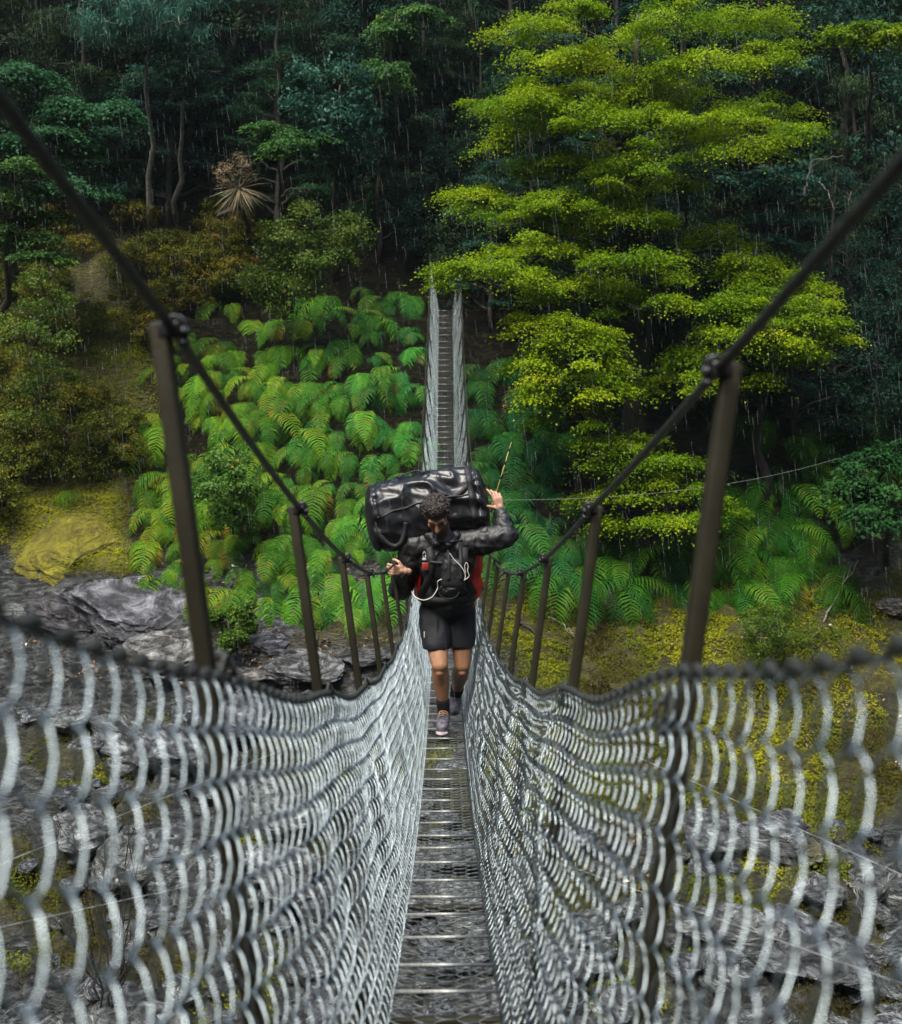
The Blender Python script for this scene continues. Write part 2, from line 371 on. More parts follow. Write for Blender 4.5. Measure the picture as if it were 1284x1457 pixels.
# ------------------------------------------------------------------ bright lime-green trees on the right
def px_pads(rows, Y, jit, n, rng, sy=1.0, th=.36):
    out_ = []
    for (x, y, r) in rows:
        YY = Y + rng.uniform(-jit, jit); c = P(x, y, YY); rw = r * YY / F
        out_.append((c, rw, rw * rng.uniform(.7, .95) * sy, th * rng.uniform(.7, 1.3), n * 2.0 * max(.35, rw ** 1.6)))
    return out_
rg = np.random.default_rng(5)
ROWS_A = [(760, 42, 62), (812, 22, 48), (800, 82, 80), (880, 66, 70), (960, 34, 80), (1060, 30, 70), (1095, 78, 50), (1010, 82, 70), (930, 104, 60),
          (690, 158, 52), (745, 138, 60), (790, 152, 90), (862, 132, 80), (760, 186, 62), (850, 176, 66),
          (930, 166, 70), (1000, 176, 80), (1080, 166, 82), (1130, 190, 40), (1050, 195, 70), (985, 142, 50),
          (800, 236, 70), (860, 240, 80), (930, 232, 60), (975, 262, 46), (760, 250, 42),
          (662, 283, 42), (706, 292, 52), (735, 318, 62), (800, 292, 84), (870, 296, 80), (920, 318, 60), (830, 326, 60),
          (660, 392, 44), (710, 378, 70), (765, 356, 82), (840, 362, 90), (900, 376, 70), (955, 392, 46), (1030, 342, 50), (1070, 360, 36),
          (800, 412, 60), (870, 420, 80), (930, 432, 50), (745, 405, 50)]
pa = px_pads(ROWS_A, 26.2, 1.6, 1900, rg)
make_tree('broadleaf_tree', 'tall lime green tree with layered flat sprays, filling the upper right', 'tree', ground(905, 700), pa, 'lime', .064, top=P(905, 20, 27.4), tr=.3, seed=1)
ROWS_B = [(812, 478, 52), (780, 498, 50), (850, 500, 52), (812, 505, 70), (762, 528, 40), (870, 532, 36), (815, 540, 72), (770, 556, 42), (850, 562, 50), (800, 585, 60), (750, 470, 26)]
make_tree('broadleaf_tree', 'small rounded lime green tree right of the far end of the bridge', 'tree', ground(830, 740), px_pads(ROWS_B, 25.0, .5, 2300, rg, .9), 'lime', .064, top=P(815, 480, 25.1), tr=.1, seed=2)
ROWS_C = [(1060, 392, 60), (1110, 388, 60), (1150, 420, 50), (1090, 425, 80), (1035, 440, 56), (1140, 462, 60), (1070, 470, 80), (1180, 490, 34), (1110, 505, 70), (1040, 500, 60), (985, 512, 50), (950, 545, 34), (1000, 545, 46), (1080, 535, 50)]
make_tree('broadleaf_tree', 'bushy lime green tree behind the top of the nearest right post', 'tree', ground(1085, 720), px_pads(ROWS_C, 25.4, .7, 2100, rg, .9), 'lime', .064, top=P(1080, 390, 25.5), tr=.12, seed=3)
ROWS_D = [(850, 628, 52), (905, 632, 56), (960, 655, 60), (885, 662, 50), (930, 690, 70), (990, 700, 40), (860, 705, 46), (920, 735, 56), (975, 738, 56), (1025, 722, 30), (880, 752, 36)]
make_tree('broadleaf_tree', 'low lime green tree with sparse sprays above the dark ferns', 'tree', ground(925, 800), px_pads(ROWS_D, 24.6, .6, 1500, rg, .8, .2), 'lime', .062, top=P(915, 640, 24.7), tr=.07, seed=4, color=(.8, .85, .9))

# ------------------------------------------------------------------ dark forest on the slope behind
def gen_pads(h, r, rng, rows, kind, nl):
    out_ = []
    for i in range(rows):
        f = i / (rows - 1); z = h * (.18 + .82 * f); rr = r * (1 - .75 * f ** 1.6) + .25
        for j in range(max(2, int(5 * (1 - f * .6)))):
            a = rng.uniform(0, 6.28); q = rr * rng.uniform(.35, .95)
            s = rng.uniform(.55, 1.0) * (.45 + r * .25)
            out_.append((Vector((math.cos(a) * q, math.sin(a) * q, z + rng.uniform(-.3, .3))), s, s * .85, .22 if kind == 'pad' else s * .7, nl))
    return out_
protos = []
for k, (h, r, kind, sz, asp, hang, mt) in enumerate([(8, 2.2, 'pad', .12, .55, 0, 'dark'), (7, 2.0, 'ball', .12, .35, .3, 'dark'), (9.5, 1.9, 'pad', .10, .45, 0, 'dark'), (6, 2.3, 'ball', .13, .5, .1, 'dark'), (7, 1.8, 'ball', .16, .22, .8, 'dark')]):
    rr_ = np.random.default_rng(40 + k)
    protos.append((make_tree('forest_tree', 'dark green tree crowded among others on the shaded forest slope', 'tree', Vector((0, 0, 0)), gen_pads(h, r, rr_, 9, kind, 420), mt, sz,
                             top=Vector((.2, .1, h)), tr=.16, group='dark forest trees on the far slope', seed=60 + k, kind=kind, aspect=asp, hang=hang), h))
frng = random.Random(3)
first = set()
spots = []
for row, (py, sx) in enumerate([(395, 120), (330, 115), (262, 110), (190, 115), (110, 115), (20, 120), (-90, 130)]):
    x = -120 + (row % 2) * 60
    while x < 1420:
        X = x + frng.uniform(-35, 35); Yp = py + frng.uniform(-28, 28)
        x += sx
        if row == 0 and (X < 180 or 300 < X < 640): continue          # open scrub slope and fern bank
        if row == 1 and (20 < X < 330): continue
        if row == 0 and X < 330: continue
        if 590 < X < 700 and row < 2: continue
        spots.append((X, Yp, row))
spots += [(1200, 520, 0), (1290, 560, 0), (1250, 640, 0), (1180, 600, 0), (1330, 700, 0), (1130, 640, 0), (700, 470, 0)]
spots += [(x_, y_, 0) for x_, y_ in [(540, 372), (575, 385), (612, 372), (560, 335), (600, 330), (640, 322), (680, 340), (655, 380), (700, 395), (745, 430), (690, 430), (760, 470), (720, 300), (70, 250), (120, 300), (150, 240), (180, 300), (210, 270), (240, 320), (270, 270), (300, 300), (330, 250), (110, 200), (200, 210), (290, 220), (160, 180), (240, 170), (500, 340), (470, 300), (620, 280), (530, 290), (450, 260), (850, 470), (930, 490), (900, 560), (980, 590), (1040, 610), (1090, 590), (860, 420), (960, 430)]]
for (X, Yp, row) in spots:
    g = ground(X, Yp); k = frng.randrange(5)
    pr, h = protos[k]
    sc = frng.uniform(.45, .75) if row == 0 else frng.uniform(.7, 1.05)
    v = frng.uniform(.6, 1.5); hue = frng.random()
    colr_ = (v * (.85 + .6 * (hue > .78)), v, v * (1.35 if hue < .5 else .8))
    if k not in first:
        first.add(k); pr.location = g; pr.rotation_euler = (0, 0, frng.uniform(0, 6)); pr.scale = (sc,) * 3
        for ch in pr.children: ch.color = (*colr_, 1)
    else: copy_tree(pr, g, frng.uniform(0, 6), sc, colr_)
# trees of their own look against the dark
def one(name, label, rows, Y, mat, size, base, top, n=1500, seed=0, tr=.12, th=.22, kind='pad', asp=.6, hang=0., color=None, jit=.7, bark='bark', tint0=.5, cat='tree'):
    r_ = np.random.default_rng(seed + 300)
    pads = px_pads(rows, Y, jit, n, r_, .9, th)
    if kind == 'ball': pads = [(c, a, b_, a * .75, n_) for c, a, b_, t_, n_ in pads]
    return make_tree(name, label, cat, base, pads, mat, size, top=top, tr=tr, seed=seed + 20, kind=kind, aspect=asp, hang=hang, color=color, bark=bark, tint0=tint0)
one('drooping_leaf_tree', 'blue green tree with narrow hanging leaves at the top edge', [(175, 8, 50), (225, 15, 55), (270, 25, 40), (200, 40, 46), (250, -10, 60), (150, 30, 40)], 31.5, 'teal', .20, ground(214, 330), P(216, 0, 31.6), 900, 1, .09, kind='ball', asp=.16, hang=.8, bark='palebark')
one('slender_tree', 'slim pale trunked tree right of the hanging leaf tree', [(262, 60, 46), (240, 90, 36), (290, 100, 38), (262, 120, 30)], 31.8, 'dark', .12, ground(254, 318), P(262, 60, 32), 900, 2, .085, kind='ball', asp=.4, color=(1.1, 1.2, 1.4), bark='palebark')
one('broadleaf_tree', 'blue green glossy leaved tree standing left of the lime tree', [(430, 128, 44), (480, 130, 48), (510, 155, 36), (470, 175, 50), (500, 210, 46), (455, 205, 36), (500, 240, 34)], 31, 'teal', .13, ground(480, 395), P(480, 120, 31.2), 1000, 3, kind='ball', asp=.5, color=(.75, .85, .8))
one('layered_tree', 'mid green tree with wide flat boughs at the left edge', [(20, 105, 60), (70, 155, 70), (130, 160, 60), (60, 195, 70), (110, 205, 50), (170, 160, 40), (20, 215, 60), (120, 265, 50)], 29.5, 'dark', .11, ground(20, 420), P(30, 90, 29.8), 1700, 4, color=(2.0, 2.3, 1.7))
one('layered_tree', 'dull olive tree with loose boughs low at the left edge', [(10, 285, 50), (45, 280, 50), (60, 310, 46), (20, 330, 60), (60, 365, 40), (10, 240, 40)], 28.5, 'dark', .10, ground(15, 480), P(20, 250, 28.8), 1500, 5, color=(3.0, 2.4, 1.0))
one('small_tree', 'yellow green branch of small leaves left of the lime tree top', [(545, 95, 42), (560, 45, 46), (590, 20, 50), (535, 110, 30)], 32, 'dark', .11, ground(560, 330), P(565, 20, 32.2), 1300, 6, color=(3.0, 2.6, 1.2), tr=.09)
one('small_tree', 'olive green tree with flat sprays below the blue green tree', [(395, 185, 40), (370, 195, 30), (450, 200, 26), (410, 210, 34)], 30.5, 'dark', .10, ground(400, 400), P(400, 180, 30.8), 1300, 7, color=(2.6, 2.4, 1.1), tr=.07)
one('leafy_shrub', 'light green shrub with fine leaves above the fern bank', [(400, 345, 40), (430, 320, 42), (380, 380, 46), (420, 385, 54), (460, 345, 34), (400, 415, 52), (500, 330, 38), (480, 375, 26)], 28.8, 'bush', .075, ground(415, 450), P(420, 320, 28.9), 1900, 8, kind='ball', color=(.72, .66, .7), tr=.05, cat='shrub')
one('small_tree', 'pale yellow green rounded crown near the top right corner', [(1215, 48, 40), (1250, 45, 46), (1230, 66, 36), (1275, 58, 30)], 30, 'lime', .09, ground(1235, 330), P(1235, 40, 30.2), 1300, 9, color=(.75, .8, 1.0), tr=.09)
one('broadleaf_tree', 'deep green tree at the right edge above the ferns', [(1240, 660, 50), (1280, 640, 50), (1260, 700, 46), (1230, 730, 40), (1275, 740, 40), (1215, 690, 30)], 24.5, 'dark', .10, ground(1262, 800), P(1260, 640, 24.8), 1700, 10, color=(1.0, 1.35, .65), tr=.07)
one('leafy_shrub', 'twiggy shrub with small yellowing leaves at the left edge', [(50, 400, 30), (75, 430, 28), (40, 450, 40), (70, 480, 40), (40, 520, 44), (85, 540, 30), (60, 575, 40), (20, 480, 40)], 26.5, 'bush', .07, ground(50, 640), P(55, 390, 26.6), 800, 11, kind='ball', color=(.8, .75, .8), tr=.04, cat='shrub')
one('leafy_shrub', 'fresh green shrub with orange tinged leaves in the fern bank', [(320, 660, 34), (345, 680, 36), (310, 700, 40), (350, 715, 40), (330, 735, 34)], 25.6, 'bush', .085, ground(330, 770), P(330, 660, 25.7), 1700, 12, kind='ball', color=(.8, .95, 1.2), tr=.03, cat='shrub')
one('feathery_shrub', 'feathery light green shrub on the mossy right bank', [(1085, 875, 26), (1105, 890, 34), (1075, 905, 34), (1110, 920, 34), (1090, 935, 40)], 22.4, 'bush', .07, ground(1092, 960), P(1092, 870, 22.5), 1800, 13, kind='ball', asp=.25, hang=.2, color=(.9, .85, .9), tr=.025, cat='shrub')
one('feathery_shrub', 'yellow green thin shrub just right of the feathery one', [(1150, 890, 30), (1165, 905, 34), (1140, 920, 30), (1185, 915, 26)], 22.6, 'bush', .07, ground(1158, 955), P(1158, 885, 22.7), 800, 14, kind='ball', asp=.25, color=(1.0, .8, .6), tr=.02, cat='shrub')
one('leafy_shrub', 'small bright green shrub rooted between the wet rock slabs', [(318, 880, 20), (340, 895, 24), (335, 915, 22), (350, 870, 20)], 23.6, 'bush', .09, ground(335, 935), P(335, 870, 23.7), 1500, 15, kind='ball', color=(.9, .9, .8), tr=.02, cat='shrub')

# olive scrub on the open left slope
sprotos = []
for k in range(3):
    r_ = np.random.default_rng(500 + k)
    pd = [(Vector((r_.uniform(-.5, .5), r_.uniform(-.5, .5), r_.uniform(.25, .9))), r_.uniform(.25, .45), r_.uniform(.25, .45), .3, 330) for _ in range(9)]
    sprotos.append(make_tree('scrub_bush', 'low olive brown scrub bush on the open slope at left', 'shrub', Vector((0, 0, 0)), pd, 'scrub', .075, top=Vector((0, 0, .9)), tr=.03,
                             group='olive scrub bushes on the left slope', seed=510 + k, kind='ball', aspect=.45))
first = set()
srng = random.Random(8)
ss = []
while len(ss) < 80:
    x, y = srng.uniform(-40, 330), srng.uniform(330, 740)
    if x > 235 and y > 440: continue
    if x > 195 and y > 560: continue
    if 25 < x < 190 and y > 690 : continue
    if 85 < x < 235 and 340 < y < 620 and srng.random() < .93: continue
    ss.append((x, y))
ss += [(250, 410), (300, 400), (330, 430), (280, 370), (340, 380), (230, 380), (360, 350), (320, 340), (235, 440), (262, 445), (290, 438), (318, 425), (350, 430), (205, 460), (215, 500), (375, 425), (225, 470)]
for x, y in ss:
    k = srng.randrange(3); g = ground(x, y); sc = srng.uniform(.55, 1.05); v = srng.uniform(.9, 1.6)
    cl = (v * srng.uniform(.85, 1.25), v, v * srng.uniform(.6, 1.1)) if y < 620 else (v * .85, v * .95, v * .8)
    if k not in first:
        first.add(k); p_ = sprotos[k]; p_.location = g; p_.scale = (sc,) * 3
        for ch in p_.children: ch.color = (*cl, 1)
    else: copy_tree(sprotos[k], g, srng.uniform(0, 6), sc, cl)

# ------------------------------------------------------------------ ferns
def frond(length, droop, rng, az, el, width, tint, npair=21):
    """one arching frond: rachis and two ranks of narrow, hanging pinnae"""
    n = 14; t = np.linspace(0, 1, n)
    ang = np.maximum(el - droop * t ** .8, -1.75)
    st = length / (n - 1)
    x = np.concatenate([[0], np.cumsum(np.cos(ang[:-1]) * st)]); z = np.concatenate([[0], np.cumsum(np.sin(ang[:-1]) * st)])
    bend = rng.normal(0, .12) * t ** 2 * length
    ca, sa = math.cos(az), math.sin(az)
    path = np.stack([x * ca - bend * sa, x * sa + bend * ca, z], 1)
    Vs, Fs = sweep(path, np.linspace(.007, .002, n), 3, False)
    Fq = Fs[0]; V = [Vs]; Fl = [Fq]; T = [np.full(len(Vs), max(0, tint - .25))]; n0 = len(Vs)
    u = np.linspace(.14, .995, npair); w_ = width * np.sin(np.clip(u * .93 + .07, 0, 1) * math.pi) ** .6 * (1.15 - .45 * u)
    ii = u * (n - 1); i0 = np.minimum(ii.astype(int), n - 2); f = (ii - i0)[:, None]
    p = path[i0] * (1 - f) + path[i0 + 1] * f; tg = path[i0 + 1] - path[i0]; tg /= np.linalg.norm(tg, axis=1)[:, None]
    side = np.cross(tg, np.array([-sa * 0 + 0, 0, 1.0])); side = np.where(np.linalg.norm(side, axis=1)[:, None] > .05, side, np.array([[sa, -ca, 0]])); side /= np.linalg.norm(side, axis=1)[:, None]
    side = side * .6 + np.array([sa, -ca, 0]) * .6; side /= np.linalg.norm(side, axis=1)[:, None]
    nrm = np.cross(side, tg)
    hw = (length / npair * .21)
    for sg in (1, -1):
        d = side * sg + tg * .45 + rng.normal(0, .06, (npair, 3)); d /= np.linalg.norm(d, axis=1)[:, None]
        w1 = w_[:, None] * rng.uniform(.88, 1.08, (npair, 1)); q = np.cross(nrm, d); q /= np.linalg.norm(q, axis=1)[:, None]
        dn = np.array([0, 0, -1.0])
        a0 = p - q * hw * .7; a1 = p + q * hw * .7
        m_ = p + d * w1 * .55 + dn * w1 * .06 + nrm * w1 * .05; b0 = m_ - q * hw; b1 = m_ + q * hw
        e = p + d * w1 * rng.uniform(.8, 1.0, (npair, 1)) + dn * w1 * .34
        VV = np.stack([a0, a1, b1, b0, e], 1).reshape(-1, 3); k = np.arange(npair)[:, None] * 5 + n0
        V.append(VV); Fl.append(k + np.array([[0, 1, 2, 3]])); n0 += len(VV)
        Fl.append(np.concatenate([k + 3, k + 2, k + 4, k + 4], 1)[:, :4])
        T.append(np.repeat(np.clip(tint + rng.normal(0, .05, npair), 0, 1), 5))
    tri = [Fl[2][:, :3], Fl[4][:, :3]]
    return np.concatenate(V), [np.concatenate([Fl[0], Fl[1], Fl[3]]), np.concatenate(tri)], np.concatenate(T)
def fern_mesh(seed, nf, L0, spread=1.25, dead=.07):
    """returns crown fronds facing downhill (-Y), each a part"""
    rng = np.random.default_rng(seed); out_ = []
    mb = MB()
    for i in range(nf):
        az = -math.pi / 2 + (i / (nf - 1) - .5) * spread + rng.normal(0, .22)
        el = rng.uniform(.0, 1.1); ln = L0 * rng.uniform(.7, 1.15)
        tint = rng.choice([.2, .45, .6, .75, .85], p=[.15, .25, .25, .2, .15]) if rng.random() > dead else rng.uniform(.93, 1)
        V, Fs, T = frond(ln, rng.uniform(2.3, 3.1), rng, az, el, ln * .25, tint)
        mb.add(V, Fs, T)
    return mb.mesh('fern_fronds')
fm = [fern_mesh(700 + k, 5, 1.3) for k in range(9)]
core = MB()
core.tube([(0, 0, -.15), (0, 0, .0), (0, -.01, .05)], [.05, .045, .02], 6)
corem = core.mesh('fern_base', True); corem.materials.append(M['bark'])
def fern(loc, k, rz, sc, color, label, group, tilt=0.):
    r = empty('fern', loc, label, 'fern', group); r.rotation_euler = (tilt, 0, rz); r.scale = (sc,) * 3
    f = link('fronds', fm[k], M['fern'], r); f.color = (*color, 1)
    link('rootstock', corem, None, r)
fr = random.Random(21)
def inbank(x, y):
    # outline of the bright fern bank in the photograph
    top = np.interp(x, [215, 250, 330, 400, 450, 520, 580, 610], [560, 470, 445, 440, 400, 392, 410, 470])
    bot = np.interp(x, [215, 300, 430, 520, 600], [820, 840, 880, 880, 800])
    return 205 < x < 612 and top < y < bot
k = 0; yy = 380
while yy < 890:
    xx = 200 + (k % 2) * 20
    while xx < 640:
        x, y = xx + fr.uniform(-20, 20), yy + fr.uniform(-20, 20); xx += 31
        if not inbank(x, y): continue
        g = ground(x, y + 12)
        shade = np.interp(y, [400, 640, 720, 880], [1.0, 1.0, .62, .5])
        blue = np.interp(x, [250, 420, 600], [.8, 1.1, 2.2])
        v = fr.uniform(.6, 1.15)
        redd = np.interp(x, [250, 450, 600], [1.2, .95, .6])
        fern(g + Vector((0, 0, .05)), fr.randrange(9), fr.uniform(-.7, .7), fr.choice([.5, .65, .78, .9, 1.02]) * fr.uniform(.9, 1.1), (v * redd, v, v * blue), 'bright green drooping fern in the dense fern bank left of the bridge', 'ferns of the bank left of the bridge', fr.uniform(-.1, .25))
    yy += 25; k += 1
# dark ferns right of the bridge and under the lime trees
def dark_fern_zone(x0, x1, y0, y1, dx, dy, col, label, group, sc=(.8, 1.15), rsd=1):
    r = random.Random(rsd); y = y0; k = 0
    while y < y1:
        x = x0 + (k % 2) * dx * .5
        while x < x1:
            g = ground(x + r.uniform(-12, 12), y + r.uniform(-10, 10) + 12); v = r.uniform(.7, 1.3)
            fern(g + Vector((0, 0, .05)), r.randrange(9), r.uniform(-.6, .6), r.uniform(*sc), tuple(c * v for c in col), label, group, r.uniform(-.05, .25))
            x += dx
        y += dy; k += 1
dark_fern_zone(672, 800, 510, 800, 36, 36, (.35, .62, 1.8), 'blue green drooping fern right of the far end of the bridge', 'shaded ferns beside the bridge end', rsd=2)  # blue green tint, darkened so the colour itself carries the shade
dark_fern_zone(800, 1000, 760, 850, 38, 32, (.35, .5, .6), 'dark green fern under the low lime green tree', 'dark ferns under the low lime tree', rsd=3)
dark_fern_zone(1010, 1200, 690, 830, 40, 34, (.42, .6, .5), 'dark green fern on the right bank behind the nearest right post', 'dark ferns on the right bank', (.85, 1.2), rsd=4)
dark_fern_zone(1090, 1330, 590, 690, 48, 40, (.25, .36, .3), 'shadowed fern high on the right bank below the forest', 'shadowed ferns high on the right bank', rsd=5)  # darkest tint: the shadow on these fronds is put into their colour
for (x, y, s_) in [(250, 690, .9), (225, 740, .8), (215, 640, .7), (330, 430, .7), (300, 425, .8), (100, 690, .6), (150, 610, .6), (215, 690, .7)]:
    fern(ground(x, y + 10), fr.randrange(9), fr.uniform(-.5, .5), s_, (1.1, .8, .6), 'small olive green fern at the scrub edge of the fern bank', 'small ferns at the scrub edge')

# ------------------------------------------------------------------ the suspension bridge
SP = 1.5                                    # hanger spacing
def zc(Y): return -(1.75 - .0288 * (np.asarray(Y) / SP - 9) ** 2)     # main cables
def zf(Y): return zc(Y) - 1.225                                      # treadway
def dz(Y, s):                               # near the camera the cables hang a little lower, the right one most
    d = np.asarray(Y) / SP
    return np.interp(d, [.4, .68, 1.14, 2.1], [-.12, -.094, -.053, 0]) if s > 0 else np.interp(d, [.4, .7, 1.14], [-.05, -.03, 0])
def rope_tube(mb, path, r, lobes=6, pitch=.12):
    p = np.asarray(path, float); L_ = np.concatenate([[0], np.cumsum(np.linalg.norm(np.diff(p, axis=0), axis=1))])
    n = min(2600, int(L_[-1] / .012)); t = np.linspace(0, 1, n) ** 1.25 * L_[-1]
    q = np.stack([np.interp(t, L_, p[:, i]) for i in range(3)], 1); seg = 18
    V, Fs = sweep(q, r, seg); th = np.arange(seg) * 2 * math.pi / seg
    k = 1 + .13 * (np.abs(np.cos(lobes / 2 * (th[None, :] + t[:, None] * 2 * math.pi / pitch))) - .6)
    V = (V.reshape(n, seg, 3) - q[:, None]) * k[..., None] + q[:, None]
    mb.add(V.reshape(-1, 3), Fs)
def hw(Y): return np.interp(Y, [0, 14, 31], [.135, .135, .165])        # half width of the treadway
bridge = empty('suspension_bridge', (0, 15.5, float(zf(15.5))), 'long narrow wire mesh suspension footbridge sagging across the gorge', 'bridge')
B0 = Vector(bridge.location); B0n = np.array(B0[:])
def bpart(name, me, mat, loc=None, parent=None):
    o = link(name, me, M[mat] if isinstance(mat, str) else mat, parent or bridge)
    if parent is None: o.location = (Vector(loc) if loc is not None else Vector()) - B0
    return o
CX_ = .362
def twist(path, r, strands=5, pitch=.14):
    """a laid steel rope"""
    return path
ye = np.concatenate([np.linspace(-.9, 31.2, 150)])
for s in (-1, 1):
    mb = MB()
    p = np.stack([np.full_like(ye, s * CX_), ye, zc(ye) + dz(ye, s)], 1)
    p = np.concatenate([[[s * .6, -4.5, -.5]], p, [[s * .5, 34.5, zc(31.2) + .9 - .2]]])
    rope_tube(mb, p, .0070)
    bpart('main_cable', mb.mesh('main_cable', True), 'rope')
    mb = MB(); p = np.stack([s * (hw(ye) + .01), ye, zf(ye) - .012], 1); mb.tube(p, .008, 6)
    bpart('tread_cable', mb.mesh('tread_cable', True), 'rope')

# hanger posts: square bars leaning outwards from the cross beam up to the main cable
post_me, clamp_me, ring_me = {}, {}, {}
for s in (-1, 1):
    a = np.array([s * .205, 0, -1.225 - .06]); b_ = np.array([s * .381, 0, .010]); d = b_ - a; ln = np.linalg.norm(d)
    ang = math.atan2(d[0], d[2])
    mb = MB(); bm = bmesh.new(); bmesh.ops.create_cube(bm, size=1)
    for v in bm.verts:
        v.co = Vector((v.co.x * .024, v.co.y * .034, (v.co.z + .5) * ln))
        if v.co.z > .1 and v.co.x * s < 0: v.co.z += .0
    bmesh.ops.bevel(bm, geom=bm.edges[:], offset=.004, segments=2, affect='EDGES', profile=.5)
    mb.bm(bm, Matrix.Translation(Vector(a)) @ Matrix.Rotation(ang, 4, 'Y'))
    me_ = mb.mesh('hanger_post'); me_.materials.append(M['post']); post_me[s] = me_
    mb = MB()                                               # clamp: two saddle plates, U-bolt and nuts
    cl = np.array([s * CX_, 0, 0])
    mb.box(cl + [s * .004, 0, .0], (.020, .026, .016), None, .005)
    for yy in (-.016, .016):
        th = np.linspace(0, math.pi, 9)
        mb.tube(np.stack([cl[0] - s * .004 + .017 * np.cos(th), np.full(9, yy), .005 + .020 * np.sin(th)], 1), .004, 6)
        mb.tube([cl + [-s * .021, yy, .006], cl + [-s * .021, yy, -.030]], .004, 6)
        mb.tube([cl + [-s * .021, yy, -.020], cl + [-s * .021, yy, -.029]], .008, 6)
        mb.tube([cl + [s * .012, yy, -.004], cl + [s * .046, yy, -.004]], .004, 6)
        mb.tube([cl + [-s * .018, yy, -.004], cl + [-s * .026, yy, -.004]], .009, 6)
    mb.V = [(v - cl) * .72 + cl for v in mb.V]
    me_ = mb.mesh('cable_clamp', False); me_.materials.append(M['clamp']); clamp_me[s] = me_
    mb = MB()                                               # lashing ring tying the mesh to the post
    th = np.linspace(0, 2 * math.pi, 15); c0 = np.array([s * .300, .0, -.462])
    mb.tube(np.stack([c0[0] + .020 * np.cos(th) * 1.0, c0[1] + .004 * np.sin(th), c0[2] + .028 * np.sin(th)], 1), .0045, 6)
    mb.tube(np.stack([c0[0] - s * .006 + .004 * np.cos(th), c0[1] + .020 * np.sin(th) - .01, c0[2] + .008 + .026 * np.cos(th)], 1), .0045, 6)
    mb.tube([c0 + [-s * .012, 0, 0], c0 + [s * .03, 0, 0]], .005, 6)
    me_ = mb.mesh('lashing_ring', True); me_.materials.append(M['rope']); ring_me[s] = me_
bm_ = MB(); bm_.box((0, 0, -.055), (.285, .013, .012), None, .003); beam_me = bm_.mesh('floor_beam'); beam_me.materials.append(M['post'])
KS = [1.14 + k for k in range(-1, 20)]
for d in KS:
    Y = d * SP; z = float(zc(Y))
    for s in (-1, 1):
        po = link('hanger_post', post_me[s], None, bridge, Vector((0, Y, z + float(dz(Y, s)))) - B0)
        link('cable_clamp', clamp_me[s], None, po); link('lashing_ring', ring_me[s], None, po)
    link('floor_beam', beam_me, None, bridge, Vector((0, Y, float(zf(Y)))) - B0)
# rungs
rb = MB(); rb.tube([(-1, 0, 0), (1, 0, 0)], .0044, 8); rung_me = rb.mesh('rung', True); rung_me.materials.append(M['rung'])
rr_ = random.Random(4)
yk = 1.9; nr = 0
while yk < 31.3 and nr < 100:
    o = link('rung', rung_me, None, bridge, Vector((rr_.uniform(-.008, .008), yk, float(zf(yk)) + .006)) - B0); o.scale = (float(hw(yk)) + .012, 1, 1)
    o.rotation_euler = (0, rr_.uniform(-.012, .012), rr_.uniform(-.02, .02)); nr += 1
    yk += .34 + rr_.uniform(-.05, .05)

# chain-link: every strand of wire runs along the bridge, zigzagging between two rows and hooking into its neighbours
def chainlink(surf, rows, y0, y1, h, r, bulge, seed, seg=5, sub=5, sgn=1.):
    """surf(v, Y) -> X, Z and outward normal (nx, nz); v from 0 to 1 over `rows` rows"""
    rng = np.random.default_rng(seed); n = int((y1 - y0) / h)
    mb = MB()
    tau = np.arange(n * sub + 1) / sub; k = np.floor(tau).astype(int); f = tau - k
    tri = np.where(k % 2 == 0, f, 1 - f)
    sm = .55 * tri + .45 * (.5 - .5 * np.cos(math.pi * tri))
    for j in range(rows):
        zz = sm if j % 2 == 0 else 1 - sm
        irr = np.interp(tau, np.arange(n + 2), rng.normal(0, .05, n + 2))
        vv = (j + zz * 1.10 - .05 + irr * .5) / rows
        Y = y0 + tau * h + irr * h * .9
        bl = bulge * np.sin(math.pi * f) * np.where(k % 2 == 0, 1, -1) * (1 if j % 2 == 0 else -1) * sgn
        X, Z, nx, nz = surf(vv, Y)
        mb.tube(np.stack([X + nx * bl, Y, Z + nz * bl], 1), r, seg)
    return mb
def side_surf(s):
    def fn(v, Y):
        d = Y / SP - 1.14; ph = d - np.floor(d)
        drop = np.interp(d + 1.14, [.35, .6, 1.05], [-.036, -.027, 0]) if s > 0 else 0.0
        sag = .020 * np.sin(math.pi * ph) ** 2 + .012 * vnoise(Y * 1.3, v * 2.0, s * 3.0)
        top = zc(Y) - .462 + drop - sag * (1 - v); bot = zf(Y) - .005
        end = np.clip((Y - 27) / 4, 0, 1); top = top + end * .32
        belly = np.sin(math.pi * np.clip(v, 0, 1))
        xt, xb = np.interp(Y, [10, 16], [.290, .35]), hw(Y)
        X = xt + (xb - xt) * np.sign(v) * np.abs(v) ** 1.12 + .022 * vnoise(Y * .9, v * 3.0, 4.0 + s) * belly + .012 * vnoise(Y * 3, v * 5, 8 + s) * belly
        Z = top + (bot - top) * v + .012 * vnoise(Y * 1.6, v * 3, 12 + s) * belly
        return s * X, Z, np.full_like(Y, -s * .97), np.full_like(Y, .2)
    return fn
